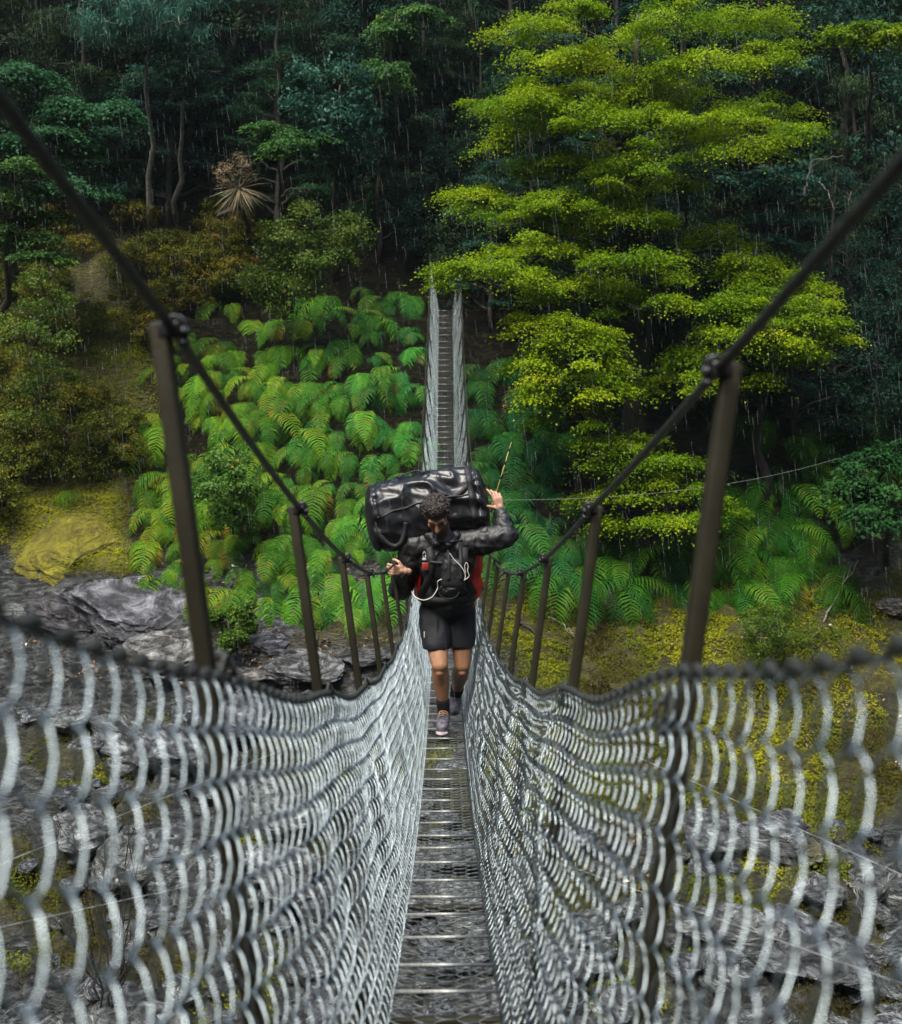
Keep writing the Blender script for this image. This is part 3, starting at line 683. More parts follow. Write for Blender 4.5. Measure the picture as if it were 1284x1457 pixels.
for s in (-1, 1):
    mb = chainlink(side_surf(s), 12, 0.35, 31.2, .0415, .0017, .0110, 50 + s, sub=4, sgn=s)
    bpart('side_mesh', mb.mesh('side_mesh', True), 'wire', B0)
    mb = MB(); yy = np.linspace(.3, 31.2, 3600); X, Z, _, _ = side_surf(s)(np.full_like(yy, 0.), yy)
    mb.tube(np.stack([X + s * .002 * np.sin(yy * 2 * math.pi / .082), yy, Z + .004 + .003 * np.cos(yy * 2 * math.pi / .082)], 1), .0036 + .0050 * np.clip(np.cos(yy * 2 * math.pi / .082 + .8 * vnoise(yy * 2, 0.)), 0, 1) ** 2, 7)
    bpart('top_rope', mb.mesh('top_rope', True), 'rope', B0)
def floor_surf(v, Y):
    X = (v * 2 - 1) * hw(Y); sg = .012 * (1 - (v * 2 - 1) ** 2)
    return X, zf(Y) - .012 - sg, np.zeros_like(Y), np.ones_like(Y)
mb = chainlink(floor_surf, 5, .35, 31.2, .040, .0017, .005, 77)
bpart('floor_mesh', mb.mesh('floor_mesh', True), 'floorwire', B0)
for o in bridge.children:
    if o.name.split('.')[0] in ('side_mesh', 'top_rope', 'floor_mesh'): o.location = -B0
    if o.name.split('.')[0] in ('main_cable', 'tread_cable'): o.location = -B0
# thin guy wires holding the bridge sideways
def guy(a, b, r, sag=.0):
    mb = MB(); a, b = np.array(a[:]), np.array(b[:]); t = np.linspace(0, 1, 14)[:, None]
    p = a + (b - a) * t; p[:, 2] -= sag * 4 * (t * (1 - t))[:, 0]
    mb.tube(p, r, 5); o = bpart('guy_wire', mb.mesh('guy_wire', True), 'thin'); o.location = -B0
def ext(a, b, k): return a + (b - a) * k
a = Vector((-.25, 11.0, float(zf(11)) - .05)); guy(a, ext(a, P(0, 1230, 4.0), 1.25), .0016)
a = Vector((-.25, 6.1, float(zf(6.1)) - .05)); guy(a, ext(a, P(0, 1320, 3.2), 1.3), .0016)
a = Vector((.25, 11.5, float(zf(11.5)) - .05)); guy(a, ext(a, P(1284, 1245, 4.0), 1.25), .0016)
a = Vector((.25, 6.1, float(zf(6.1)) - .05)); guy(a, ext(a, P(1284, 1400, 3.0), 1.3), .0016)
guy(Vector((.36, 16.4, float(zc(16.4)) - .25)), P(1230, 640, 26.0), .0024, .28)

# ------------------------------------------------------------------ rocks, boulders, moss
m, t, out, N, L = new_mat('wet_rock')
tc = N('ShaderNodeTexCoord'); oi = N('ShaderNodeObjectInfo'); geo = N('ShaderNodeNewGeometry')
mp = N('ShaderNodeMapping'); mp.inputs['Scale'].default_value = (1, 1, 2.6); mp.inputs['Rotation'].default_value = (.4, .5, 0); L(tc.outputs['Object'], mp.inputs[0])
na = N('ShaderNodeTexNoise', Scale=2.6, Detail=9.0, Roughness=.68, Distortion=.8); L(mp.outputs[0], na.inputs['Vector'])
nb = N('ShaderNodeTexNoise', Scale=3.0, Detail=7.0, Roughness=.7); L(tc.outputs['Object'], nb.inputs['Vector'])
rk_ = ramp(N, [(.33, (.012, .012, .013)), (.45, (.06, .06, .062)), (.56, (.20, .21, .21)), (.67, (.44, .47, .47))]); L(na.outputs[0], rk_.inputs[0])
c = mixc(N, L, 1.0, rk_.outputs[0], oi.outputs['Color'], 'MULTIPLY')
at = N('ShaderNodeAttribute', attribute_name='tint')
sx_ = N('ShaderNodeSeparateXYZ'); L(geo.outputs['Normal'], sx_.inputs[0])
ad = N('ShaderNodeMath', operation='MULTIPLY_ADD'); L(nb.outputs[0], ad.inputs[0]); ad.inputs[1].default_value = 3.2; ad.inputs[2].default_value = -2.25
a2 = N('ShaderNodeMath', operation='MULTIPLY_ADD'); L(sx_.outputs[2], a2.inputs[0]); a2.inputs[1].default_value = .45; L(ad.outputs[0], a2.inputs[2])
a3 = N('ShaderNodeMath', operation='ADD', use_clamp=True); L(a2.outputs[0], a3.inputs[0]); L(at.outputs['Fac'], a3.inputs[1])
mr = ramp(N, [(.35, (.09, .075, .006)), (.55, (.19, .17, .008)), (.75, (.29, .27, .012))]); L(nb.outputs[0], mr.inputs[0])
cc = mixc(N, L, a3.outputs[0], c, mr.outputs[0])
b = N('ShaderNodeBsdfPrincipled'); L(cc, b.inputs['Base Color'])
rr = N('ShaderNodeMapRange'); L(a3.outputs[0], rr.inputs[0]); rr.inputs[3].default_value = .25; rr.inputs[4].default_value = .9; L(rr.outputs[0], b.inputs['Roughness'])
vo = N('ShaderNodeTexVoronoi', Scale=2.6, feature='DISTANCE_TO_EDGE'); wv = mixc(N, L, .18, mp.outputs[0], na.outputs[1]); L(wv, vo.inputs['Vector'])
vr = ramp(N, [(0, (0, 0, 0)), (.07, (1, 1, 1))]); L(vo.outputs['Distance'], vr.inputs[0])
bh = N('ShaderNodeMath', operation='MULTIPLY_ADD'); L(vr.outputs[0], bh.inputs[0]); bh.inputs[1].default_value = .10; L(na.outputs[0], bh.inputs[2])
bp = N('ShaderNodeBump', Strength=1.0, Distance=.25); L(bh.outputs[0], bp.inputs['Height']); L(bp.outputs[0], b.inputs['Normal']); L(b.outputs[0], out.inputs[0])
M['rock'] = m
def rock_mesh(seed, ang=1.0, moss=0., sub=4, flat=.7):
    bm = bmesh.new(); bmesh.ops.create_icosphere(bm, subdivisions=sub, radius=1)
    V = np.array([v.co[:] for v in bm.verts]); rng = np.random.default_rng(seed)
    for _ in range(11):                                       # cut facets
        nrm = rng.normal(0, 1, 3); nrm /= np.linalg.norm(nrm); dcut = rng.uniform(.48, .82)
        e = np.maximum(V @ nrm - dcut, 0); V -= nrm * e[:, None] * .93 * ang
    o = seed * 3.1
    V *= (1 + .12 * fbm(V[:, 0] * 2 + o, V[:, 1] * 2, V[:, 2] * 2, 6, .6) + .05 * np.abs(vnoise(V[:, 0] * 3 + o, V[:, 1] * 3, V[:, 2] * 9)))[:, None]
    V[:, 2] *= flat
    Fq = np.array([[v.index for v in f.verts] for f in bm.faces]); bm.free()
    me = npmesh('rock', V, Fq, np.full(len(V), moss), True); me.materials.append(M['rock'])
    try: me.set_sharp_from_angle(angle=rad(38))
    except Exception: pass
    return me
def rock(px, py, wpx, hr, seed, label, color=(1, 1, 1), moss=0., name='rock_slab', cat='rock', rz=0., sink=.35, dep=1., group=None, me=None, tilt=0.):
    g = ground(px, py); w_ = wpx * g.y / F / 2
    o = link(name, me or rock_mesh(seed, 1., moss, 6), None, None, g - Vector((0, 0, w_ * hr * sink * 0))); o.scale = (w_, w_ * dep, w_ * hr)
    o.rotation_euler = (tilt, 0, rz); o.color = (*color, 1); tag(o, label, cat, group); return o
PUR = (.86, .83, .93)
rock(190, 868, 210, .62, 1, 'large wet purple grey rock slab at the foot of the mossy slope', PUR, -.5, rz=.3, tilt=.5)
rock(100, 880, 120, .55, 2, 'dark cracked rock at the left edge beside the large slab', (.6, .55, .6), -.3, rz=1.1, tilt=.3)
rock(255, 925, 150, .45, 3, 'pale layered rock ledge behind the foot of the nearest left post', (1.2, 1.15, 1.1), -.4, rz=.1, tilt=.3)
rock(388, 918, 84, .75, 4, 'dark rounded boulder between the two nearest left posts', (.62, .6, .72), -.5, rz=.7)
rock(430, 955, 130, .40, 5, 'grey layered rock right of the dark rounded boulder', (1.0, .98, 1.0), -.3, rz=.2, tilt=.2)
rock(350, 965, 120, .35, 6, 'flat brown grey rock in front of the dark rounded boulder', (1.05, .95, .9), -.3, rz=-.2)
rock(520, 940, 80, .45, 7, 'grey ledge half hidden under the ferns left of the hiker', (.8, .75, .8), -.1, rz=.4)
rock(1275, 872, 70, .8, 8, 'broken brown and white rock at the right edge above the mesh', (1.3, 1.15, 1.0), .0, rz=.5)
rock(1165, 1372, 190, .62, 9, 'big dark angular boulder low at the right below the bridge', (.72, .74, .76), -.4, 'boulder', 'boulder', rz=.8) if False else rock(1165, 1372, 190, .62, 9, 'big dark angular boulder low at the right below the bridge', (.72, .74, .76), -.4, name='boulder', cat='boulder', rz=.8)
rock(1040, 1330, 150, .45, 10, 'pale flat topped boulder left of the big dark one', (1.3, 1.32, 1.3), -.4, name='boulder', cat='boulder', rz=.3)
rock(1130, 1210, 90, .6, 11, 'mossy boulder on the right slope below the bridge', (1.0, 1.0, 1.0), .5, name='boulder', cat='boulder', rz=.3)
rock(105, 782, 160, .36, 21, 'smooth yellow moss covered rock hump above the dark rock at left', (1, 1, 1), 1.7, rz=.35, tilt=.75, name='mossy_rock')
bmes = [rock_mesh(30 + k, 1., mz, 4, .7) for k, mz in enumerate([-.6, -.4, -.5, -.15, -.6])]
br_ = random.Random(12); nb_ = 0
for _ in range(900):
    x, y = br_.uniform(-40, 1320), br_.uniform(985, 1500)
    if x > 700 and y < 1180: continue
    if x < 600 and y < 1010: continue
    wpx = br_.choice([24, 32, 40, 55, 70, 90, 120]) * br_.uniform(.8, 1.2)
    v = br_.uniform(.9, 1.75); cool = br_.uniform(.96, 1.1)
    rock(x, y, wpx, br_.uniform(.55, .95), 0, 'grey angular boulder among many on the gorge floor under the bridge', (v, v * 1.03, v * 1.03 * cool), name='boulder', cat='boulder',
         rz=br_.uniform(0, 6.28), dep=br_.uniform(.7, 1.1), group='grey boulders on the gorge floor', me=bmes[br_.randrange(5)], tilt=br_.uniform(-.25, .25)); nb_ += 1
    if nb_ > 270: break
# moss cushions and leaf litter: fine cover nobody could count
crng = np.random.default_rng(31)
def hcol(X, Y):
    Z = H(X, Y); px_, py_ = topx(X, Y, Z); wb = 60 * fbm(X * .7, Y * .7, 3.3, 3)
    q1 = fbm(X * .8 + 7, Y * .9, Z * .8, 4)
    r_ = win(px_ + wb, 690, 2200, 60) * win(py_ + wb * .5, 800, 1190, 60)
    l_ = win(px_ + wb, -400, 230, 80) * win(py_ + wb * .3, 320, 800, 60)
    p_ = win(px_ + wb * .4, 20, 185, 25) * win(py_ + wb * .4 - (100 - px_) * .2, 690, 815, 20)
    lo = win(py_, 1000, 2500, 80) * np.clip(q1 * 2.2 - .1, 0, 1)
    global LEFTW; LEFTW = l_
    return Z, np.clip(r_ * (1.15 + .5 * q1) + l_ * (1.1 + .3 * q1) + lo * .85, 0, 1), p_, r_
n = 900000
X = crng.uniform(-13, 13, n); Y = crng.uniform(13, 32.5, n); Z, mo_, pt_, rt_ = hcol(X, Y)
keep = crng.random(n) < np.clip(mo_ * .95 + pt_ * .8, 0, 1)
X, Y, Z, pt_, rt_, lf_ = X[keep], Y[keep], Z[keep], pt_[keep], rt_[keep], LEFTW[keep]; n = len(X)
eps = .1; nx_ = -(H(X + eps, Y) - H(X - eps, Y)) / (2 * eps); ny_ = -(H(X, Y + eps) - H(X, Y - eps)) / (2 * eps)
nr_ = np.stack([nx_, ny_, np.ones(n)], 1); nr_ /= np.linalg.norm(nr_, axis=1)[:, None]
C = np.stack([X, Y, Z], 1) + nr_ * (crng.uniform(-.01, .05, n) + .09 * np.clip(fbm(X * 2.6, Y * 2.6, Z * 2.6, 2), -.3, 1))[:, None]
ti = np.clip(.33 + .55 * fbm(X * .7 + 3, Y * .8, 1.0, 4) + .5 * np.clip(pt_, 0, 1) + .12 * rt_ + .36 * lf_ + crng.normal(0, .07, n), 0, 1)
V, Fq, T = leafquads(C, nr_ + crng.normal(0, .33, (n, 3)), crng.normal(0, 1, (n, 3)), crng.uniform(.025, .075, n), crng.uniform(.014, .035, n), ti)
tag(link('moss', npmesh('moss', V, Fq, T), M['moss_tuft']), kind='stuff')
n = 26000
X = crng.uniform(-12, 12, n); Y = crng.uniform(18, 30, n); Z = H(X, Y); px_, py_ = topx(X, Y, Z)
keep = (fbm(X * .5, Y * .5, 4.0, 3) > -.05) & (((px_ > 690) & (py_ > 820)) | ((px_ < 620) & (py_ > 800)))
X, Y, Z = X[keep], Y[keep], Z[keep]; n = len(X)
V, Fq, T = leafquads(np.stack([X, Y, Z + .03], 1), crng.normal(0, .5, (n, 3)) + [0, -.3, 1], crng.normal(0, 1, (n, 3)), crng.uniform(.05, .13, n), crng.uniform(.02, .05, n), crng.random(n) ** 1.5)
tag(link('leaf_litter', npmesh('leaf_litter', V, Fq, T), leafmat('litter', [(0, (.05, .03, .012)), (.6, (.13, .075, .025)), (.9, (.26, .17, .08)), (1, (.6, .55, .48))], .1, .5)), kind='stuff')

# fallen branches and twigs
def stick(pts, r, mat, label, seed, forks=2):
    rng = np.random.default_rng(seed); mb = MB(); p = [np.array(v[:]) for v in pts]; base = p[0].copy()
    t = np.linspace(0, len(p) - 1, 5 * len(p)); pp = np.stack([np.interp(t, range(len(p)), [q[i] for q in p]) for i in range(3)], 1) - base
    pp[1:-1] += rng.normal(0, .015, (len(pp) - 2, 3)); mb.tube(pp, np.linspace(r, r * .35, len(pp)), 6)
    for f in range(forks):
        i = int(len(pp) * rng.uniform(.35, .8)); d = pp[-1] - pp[i]; e = pp[i] + d * .6 + rng.normal(0, .3, 3) * np.linalg.norm(d) * .6
        mb.tube([pp[i], (pp[i] + e) / 2 + rng.normal(0, .02, 3), e], [r * .5, r * .35, r * .15], 5)
    o = link('fallen_branch', mb.mesh('fallen_branch', True), M[mat], None, Vector(base)); tag(o, label, 'branch'); return o
def gp(x, y, up=.08): return ground(x, y) + Vector((0, 0, up))
stick([gp(1172, 892), gp(1195, 868, .35), gp(1222, 842, .6)], .022, 'palebark', 'pale dead branch leaning on the mossy right bank', 1)
stick([gp(780, 888), gp(800, 895, .1), gp(812, 905), gp(825, 925)], .018, 'palebark', 'thin pale twig lying on the moss left of the nearest right post', 2)
stick([gp(735, 890), gp(750, 900), gp(770, 915)], .04, 'bark', 'dark fallen branch half buried in moss right of the hiker', 3, 1)
stick([gp(1200, 1262), gp(1216, 1285, .2), gp(1226, 1318, .1)], .018, 'palebark', 'pale forked twig on the slope seen through the right mesh', 4)
stick([P(1143, 280, 27.5), P(1150, 252, 27.5), P(1156, 228, 27.6), P(1200, 221, 27.4)], .022, 'palebark', 'bare grey twig hanging in the dark forest at upper right', 5, 1)
stick([P(1166, 258, 27.5), P(1180, 275, 27.5), P(1188, 300, 27.4)], .02, 'palebark', 'short bare twig below the hanging grey one at upper right', 6, 1)
# dead grass tree head: a skirt of straight pale leaves
g = P(340, 268, 28.6); gb = ground(340, 330)
r = empty('grass_tree', gb, 'dead grass tree with a skirt of straight pale hanging leaves', 'tree'); mb = MB(); rng = np.random.default_rng(3)
for i in range(110):
    az = rng.uniform(0, 6.28); el = rng.uniform(-1.45, -.15) if i < 80 else rng.uniform(-.3, .9); ln = rng.uniform(.45, .85)
    d = np.array([math.cos(az) * math.cos(el), math.sin(az) * math.cos(el), math.sin(el)]); c = np.array((g - gb)[:])
    mb.tube([c + d * .03, c + d * ln * .6, c + d * ln - [0, 0, .05]], [.012, .009, .002], 3, tint=rng.uniform(.2, 1) if i < 80 else rng.uniform(0, .3))
link('leaf_skirt', mb.mesh('leaf_skirt'), M['straw'], r)
V, Fq, T = ball_leaves((g - gb) + Vector((0, 0, .35)), (.45, .45, .4), 700, .14, rng, tint0=.1, aspect=.15)
link('crown', npmesh('crown', V, Fq, T * .3), M['straw'], r)
mb = MB(); limb(mb, (0, 0, -.2), (g - gb)[:], .07, .05, rng, 0.); link('trunk', mb.mesh('trunk', True), M['bark'], r)
# bare stems of a dead sapling seen through the left mesh
g = ground(160, 1457); r = empty('dead_sapling', g, 'bare dark sapling stems standing behind the left mesh', 'sapling'); mb = MB(); rng = np.random.default_rng(9)
for i in range(9):
    a = rng.uniform(0, 6.28); e = np.array([math.cos(a) * .7, math.sin(a) * .5, rng.uniform(1.2, 2.6)])
    limb(mb, (0, 0, -.1), e, .018, .005, rng, .02)
    for q in range(3): limb(mb, e * rng.uniform(.4, .8), e + rng.normal(0, .3, 3), .008, .003, rng, .02, 4)
link('stems', mb.mesh('stems', True), M['bark'], r)

# ------------------------------------------------------------------ rain mist hanging in the gorge
mb = MB(); mb.box((0, 15.9, 33), (48.6, 47, 47)); m, t, out, N, L = new_mat('mist')
vp = N('ShaderNodeVolumePrincipled', Density=.00025, Anisotropy=.2); vp.inputs['Color'].default_value = (.72, .90, .92, 1); L(vp.outputs[0], out.inputs['Volume'])
tag(link('haze', mb.mesh('haze'), m), kind='stuff')

# ------------------------------------------------------------------ the hiker
def capsule(p0, r0, p1, r1, seg=18):
    p0, p1 = Vector(p0), Vector(p1); d = p1 - p0; ln = max(d.length, 1e-5); q = d.to_track_quat('Z', 'Y').to_matrix()
    rings = []
    for k in range(1, 6): a = -math.pi / 2 + k * math.pi / 12; rings.append((r0 * math.sin(a), r0 * math.cos(a)))
    rings = [(r0 * math.sin(a), r0 * math.cos(a)) for a in np.linspace(-math.pi / 2, 0, 6)[1:]] + [(ln + r1 * math.sin(a), r1 * math.cos(a)) for a in np.linspace(0, math.pi / 2, 6)[:-1]]
    V = [p0 + q @ Vector((0, 0, -r0))]
    for z, r in rings:
        for j in range(seg):
            th = 2 * math.pi * j / seg; V.append(p0 + q @ Vector((r * math.cos(th), r * math.sin(th), z)))
    V.append(p0 + q @ Vector((0, 0, ln + r1)))
    n = len(rings); Q = []; T = []
    for i in range(n - 1):
        for j in range(seg): a = 1 + i * seg; Q.append((a + j, a + (j + 1) % seg, a + seg + (j + 1) % seg, a + seg + j))
    for j in range(seg): T.append((0, 1 + (j + 1) % seg, 1 + j)); T.append((len(V) - 1, 1 + (n - 1) * seg + j, 1 + (n - 1) * seg + (j + 1) % seg))
    return np.array([v[:] for v in V]), [np.array(Q), np.array(T)]
def ellips(c, r, R=None):
    bm = bmesh.new(); bmesh.ops.create_icosphere(bm, subdivisions=3, radius=1)
    V = np.array([v.co[:] for v in bm.verts]) * np.asarray(r); T = np.array([[v.index for v in f.verts] for f in bm.faces]); bm.free()
    if R is not None: V = V @ np.array(R.to_3x3()).T
    return V + np.asarray(c[:]), [T]
def chain(*pts):
    """('c' capsules through (point, radius) pairs)"""
    return [('c', a[0], a[1], b[0], b[1]) for a, b in zip(pts[:-1], pts[1:])]
def fuse(items, voxel, smooth=4, fac=.5):
    """one continuous closed surface out of overlapping tapered volumes"""
    mb = MB()
    for it in items:
        Mx = None
        if isinstance(it[-1], Matrix): Mx = it[-1]; it = it[:-1]
        V, Fs = capsule(*it[1:]) if it[0] == 'c' else ellips(*it[1:])
        if Mx is not None: V = V @ np.array(Mx.to_3x3()).T + np.array(Mx.translation[:])
        mb.add(V, Fs)
    o = bpy.data.objects.new('tmp', mb.mesh('tmp')); COL.objects.link(o)
    md = o.modifiers.new('r', 'REMESH'); md.mode = 'VOXEL'; md.voxel_size = voxel; md.use_smooth_shade = True
    m2 = o.modifiers.new('s', 'SMOOTH'); m2.iterations = smooth; m2.factor = fac
    dg = bpy.context.evaluated_depsgraph_get(); me = bpy.data.meshes.new_from_object(o.evaluated_get(dg))
    bpy.data.objects.remove(o); me.materials.clear()
    return me
def getv(me):
    a = np.empty(len(me.vertices) * 3, np.float32); me.vertices.foreach_get('co', a); return a.reshape(-1, 3).astype(float)
def setv(me, V): me.vertices.foreach_set('co', np.asarray(V, np.float32).ravel()); me.update()
def normals(me):
    a = np.empty(len(me.vertices) * 3, np.float32); me.vertices.foreach_get('normal', a); return a.reshape(-1, 3).astype(float)
def wrinkle(me, amp, sc, stretch=(1, 1, 1), seed=0., sharp=True):
    V = getv(me); Nn = normals(me); q = V * np.array(stretch) * sc + seed
    w_ = vnoise(q[:, 0] + .7 * vnoise(q[:, 2], q[:, 1], q[:, 0]), q[:, 1], q[:, 2])
    w2 = vnoise(q[:, 0] * 2.3 + 5, q[:, 1] * 2.3, q[:, 2] * 2.3)
    d = (1 - 2 * np.abs(w_)) + .45 * w2 if sharp else w_
    setv(me, V + Nn * (amp * d)[:, None]); return me
def setcol(me, c):
    a = me.attributes.new('col', 'FLOAT_COLOR', 'POINT'); a.data.foreach_set('color', np.concatenate([c, np.ones((len(c), 1))], 1).astype(np.float32).ravel())

# materials
m, t, out, N, L = new_mat('skin'); at = N('ShaderNodeAttribute', attribute_name='col'); b = N('ShaderNodeBsdfPrincipled', Roughness=.42)
nz = N('ShaderNodeTexNoise', Scale=40.0, Detail=3.0); tc = N('ShaderNodeTexCoord'); L(tc.outputs['Object'], nz.inputs['Vector'])
rp = ramp(N, [(.3, (.82, .80, .78)), (.7, (1.1, 1.08, 1.06))]); L(nz.outputs[0], rp.inputs[0])
L(mixc(N, L, 1.0, at.outputs['Color'], rp.outputs[0], 'MULTIPLY'), b.inputs['Base Color']); b.inputs['Subsurface Weight'].default_value = .08; b.inputs['Subsurface Radius'].default_value = (.02, .008, .004); L(b.outputs[0], out.inputs[0]); M['skin'] = m
M['jacket'] = plain('wet_black_jacket', (.008, .009, .011), .55, c2=(.005, .005, .006), scale=12, bump=.25, bscale=70, spec=.6)
M['shorts'] = plain('dark_shorts', (.009, .010, .015), .75, c2=(.005, .006, .008), scale=14, bump=.3, bscale=120)
M['sock'] = plain('black_sock', (.014, .014, .015), .9, bump=.4, bscale=300)
M['shoe'] = plain('grey_purple_shoe', (.15, .13, .16), .6, c2=(.05, .045, .06), scale=45, bump=.4, bscale=120)
M['sole'] = plain('pale_sole', (.42, .34, .36), .6, c2=(.25, .2, .22))
M['hair'] = plain('dark_brown_hair', (.045, .030, .022), .42, c2=(.014, .010, .008), scale=60, spec=.6)
M['vinyl'] = plain('glossy_black_vinyl', (.010, .011, .014), .36, c2=(.006, .006, .008), scale=6, bump=.6, bscale=16, spec=.6, coat=.0)
M['webbing'] = plain('black_webbing', (.017, .017, .019), .6, c2=(.009, .009, .010), scale=80, bump=.4, bscale=220)
M['red'] = plain('red_cover', (.92, .03, .012), .5, c2=(.8, .02, .008), scale=9, bump=.3, bscale=40)
M['nylon'] = plain('black_nylon', (.012, .013, .016), .5, c2=(.007, .007, .008), scale=30, bump=.5, bscale=90)
M['cord'] = plain('white_cord', (.72, .70, .64), .6)
M['rod'] = plain('straw_rod', (.50, .38, .12), .35, c2=(.35, .25, .07), scale=30)
M['cork'] = plain('cork_grip', (.42, .27, .14), .8, c2=(.26, .16, .08), scale=60)

YM = 9.3
def Q(px, py, dy=0.): return P(px, py, YM + dy)
pel = Q(637, 866, .10); hipR, hipL = Q(617, 876, .08), Q(656, 876, .10)
kneeR, ankR = Q(626, 946, -.10), Q(631.5, 1012, .03); toeR = P(629, 1036, 9.10)
kneeL, ankL = Q(658, 946, .04), P(649, 989, 9.74); toeL = P(646.5, 1011, 9.60)
wst = Q(635, 842, .06); chs = Q(634, 795, -.06); nkb = Q(630, 763, -.16)
shR, shL = Q(592, 778, -.08), Q(684, 771, -.08)
elR, wrR = Q(570, 838, .05), Vector((-.290, 9.150, float(zc(9.21)) - .05))
elL, wrL = Q(720, 763, -.12), P(712, 727, 9.27)
root = empty('person', Vector((0, YM, float(zf(YM)))), 'man with curly dark hair in black jacket and shorts walking along the bridge', 'person')
R0 = np.array(root.location[:])
# head frame: x to the picture's right, y out of the face, z up; bowed forward and a little to the picture's left
hc = P(622, 733, 9.02)
HM = Matrix.Translation(hc) @ Euler((0, rad(-5), rad(-6))).to_matrix().to_4x4() @ Matrix.Rotation(rad(43), 4, 'X') @ Matrix(((1, 0, 0, 0), (0, -1, 0, 0), (0, 0, 1, 0), (0, 0, 0, 1)))
head = [('e', (0, -.012, .035), (.077, .097, .098)), ('e', (0, .035, -.050), (.060, .062, .078)), ('e', (0, .070, -.108), (.026, .022, .020)),
        ('c', (0, .094, .004), .011, (0, .119, -.038), .014), ('c', (0, .110, -.044), .011, (0, .095, -.05), .012), ('e', (.014, .101, -.044), (.009, .01, .008)), ('e', (-.014, .101, -.044), (.009, .01, .008)),
        ('c', (-.046, .074, .022), .014, (-.012, .089, .018), .013), ('c', (.046, .074, .022), .014, (.012, .089, .018), .013),
        ('e', (.046, .062, -.026), (.022, .022, .020)), ('e', (-.046, .062, -.026), (.022, .022, .020)),
        ('c', (-.020, .088, -.071), .007, (.020, .088, -.071), .007), ('c', (-.016, .086, -.082), .008, (.016, .086, -.082), .008),
        ('e', (.032, .074, .000), (.014, .011, .010)), ('e', (-.032, .074, .000), (.014, .011, .010)),
        ('c', (.055, .02, -.075), .02, (.02, .065, -.108), .02), ('c', (-.055, .02, -.075), .02, (-.02, .065, -.108), .02)]
for sx in (-1, 1):
    head += [('e', (sx * .080, -.008, -.008), (.010, .020, .031)), ('c', (sx * .084, -.018, .018), .006, (sx * .090, -.026, -.004), .006), ('c', (sx * .090, -.026, -.004), .006, (sx * .080, -.006, -.036), .007)]
items = [(*h, HM) for h in head]
nk_t = HM @ Vector((0, -.03, -.08))
items += [('c', nk_t, .058, nkb, .066)]
items += [('e', chs, (.165, .115, .19)), ('e', wst, (.145, .10, .13)), ('e', pel, (.155, .11, .11)), ('c', shR, .06, shL, .06), ('c', nkb, .06, chs, .10)]
items += chain((shR, .062), (elR, .042), (wrR, .029)) + chain((shL, .062), (elL, .042), (wrL, .029))
items += chain((hipR, .092), (hipR.lerp(kneeR, .5), .086), (kneeR, .060)) + chain((hipL, .092), (hipL.lerp(kneeL, .5), .086), (kneeL, .060))
for kn, an, bk in ((kneeR, ankR, 1), (kneeL, ankL, 1)):
    mid = kn.lerp(an, .32) + Vector((0, .018, 0))
    items += chain((kn, .056), (mid, .064), (kn.lerp(an, .7), .045), (an, .037))
    items += [('e', kn + Vector((0, -.018, .0)), (.040, .040, .055)), ('c', kn + Vector((0, -.02, -.05)), .03, an + Vector((0, -.008, .06)), .026)]
items += chain((ankR, .036), (toeR + Vector((0, .06, .0)), .036), (toeR, .03)) + chain((ankL, .036), (toeL + Vector((0, .04, .02)), .034), (toeL, .03))
# hands: palm, four unequal bent fingers, thumb from the side of the palm
def hand(wr, fwd, nrm, lat, curl, spread, thumb, sc=1.0):
    """fwd: wrist to knuckles, nrm: out of the palm, lat: towards the thumb"""
    fwd, nrm, lat = fwd.normalized(), nrm.normalized(), lat.normalized(); it = []
    kn = wr + fwd * .092 * sc
    for k in range(4):
        o = (.030 - .020 * k) * sc; it.append(('c', wr + lat * o * .55 + fwd * .012, .015 * sc, kn + lat * o, .0125 * sc))
    it.append(('c', wr - fwd * .03, .026, wr + fwd * .03, .024))
    ln = [(.040, .026, .020), (.044, .029, .021), (.041, .027, .020), (.032, .020, .018)]
    for k in range(4):
        o = (.030 - .020 * k) * sc; p = kn + lat * o; d = (fwd + lat * spread * (1.5 - k) * .35).normalized(); r = (.0098, .0102, .0098, .0086)[k] * sc
        ang = 0
        for j in range(3):
            ang += curl[k][j] if isinstance(curl[0], (list, tuple)) else curl[j]
            q = p + (d * math.cos(ang) + nrm * math.sin(ang)) * ln[k][j] * sc
            it.append(('c', p, r, q, r * .92)); p = q; r *= .92
    b0 = wr + lat * .030 * sc + fwd * .025 * sc; p = b0; r = .0135 * sc
    for d_, l_ in zip(thumb, (.042, .032, .026)):
        v = (fwd * d_[0] + lat * d_[1] + nrm * d_[2]).normalized(); q = p + v * l_ * sc
        it.append(('c', p, r, q, r * .88)); p = q; r *= .88
    return it
cabY = 9.13; cabP = Vector((-CX_, cabY, float(zc(cabY))))
# his right hand (picture left) closes round the top of a hanger post
wr_ = wrR.copy()
items += hand(wr_, Vector((-.85, -.42, .18)), Vector((-.40, .90, .0)), Vector((.12, -.05, 1)), [(.6, 1.15, .8), (.65, 1.2, .8), (.7, 1.2, .8), (.75, 1.2, .9)], .15, ((.6, .75, .3), (.7, .35, .9), (.4, .0, 1.0)), .98)
items += chain((elR, .042), (wrR, .029))
# his left hand (picture right) lies palm to the bag's end with the fingers up round the rod
wl_ = P(712, 727, 9.27); wrL = wl_.copy()
items += hand(wl_, Vector((-.22, .05, .95)), Vector((-.45, .85, .05)), Vector((-.85, -.45, -.1)), [(.15, .45, .35), (.35, .75, .5), (.5, .9, .6), (.6, 1.0, .6)], .5, ((.45, 1.0, .1), (.25, 1.0, .15), (.3, .9, .35)), 1.0)
items += chain((elL, .042), (wrL, .029))
me = fuse(items, .0052, 3, .5)
V = getv(me)
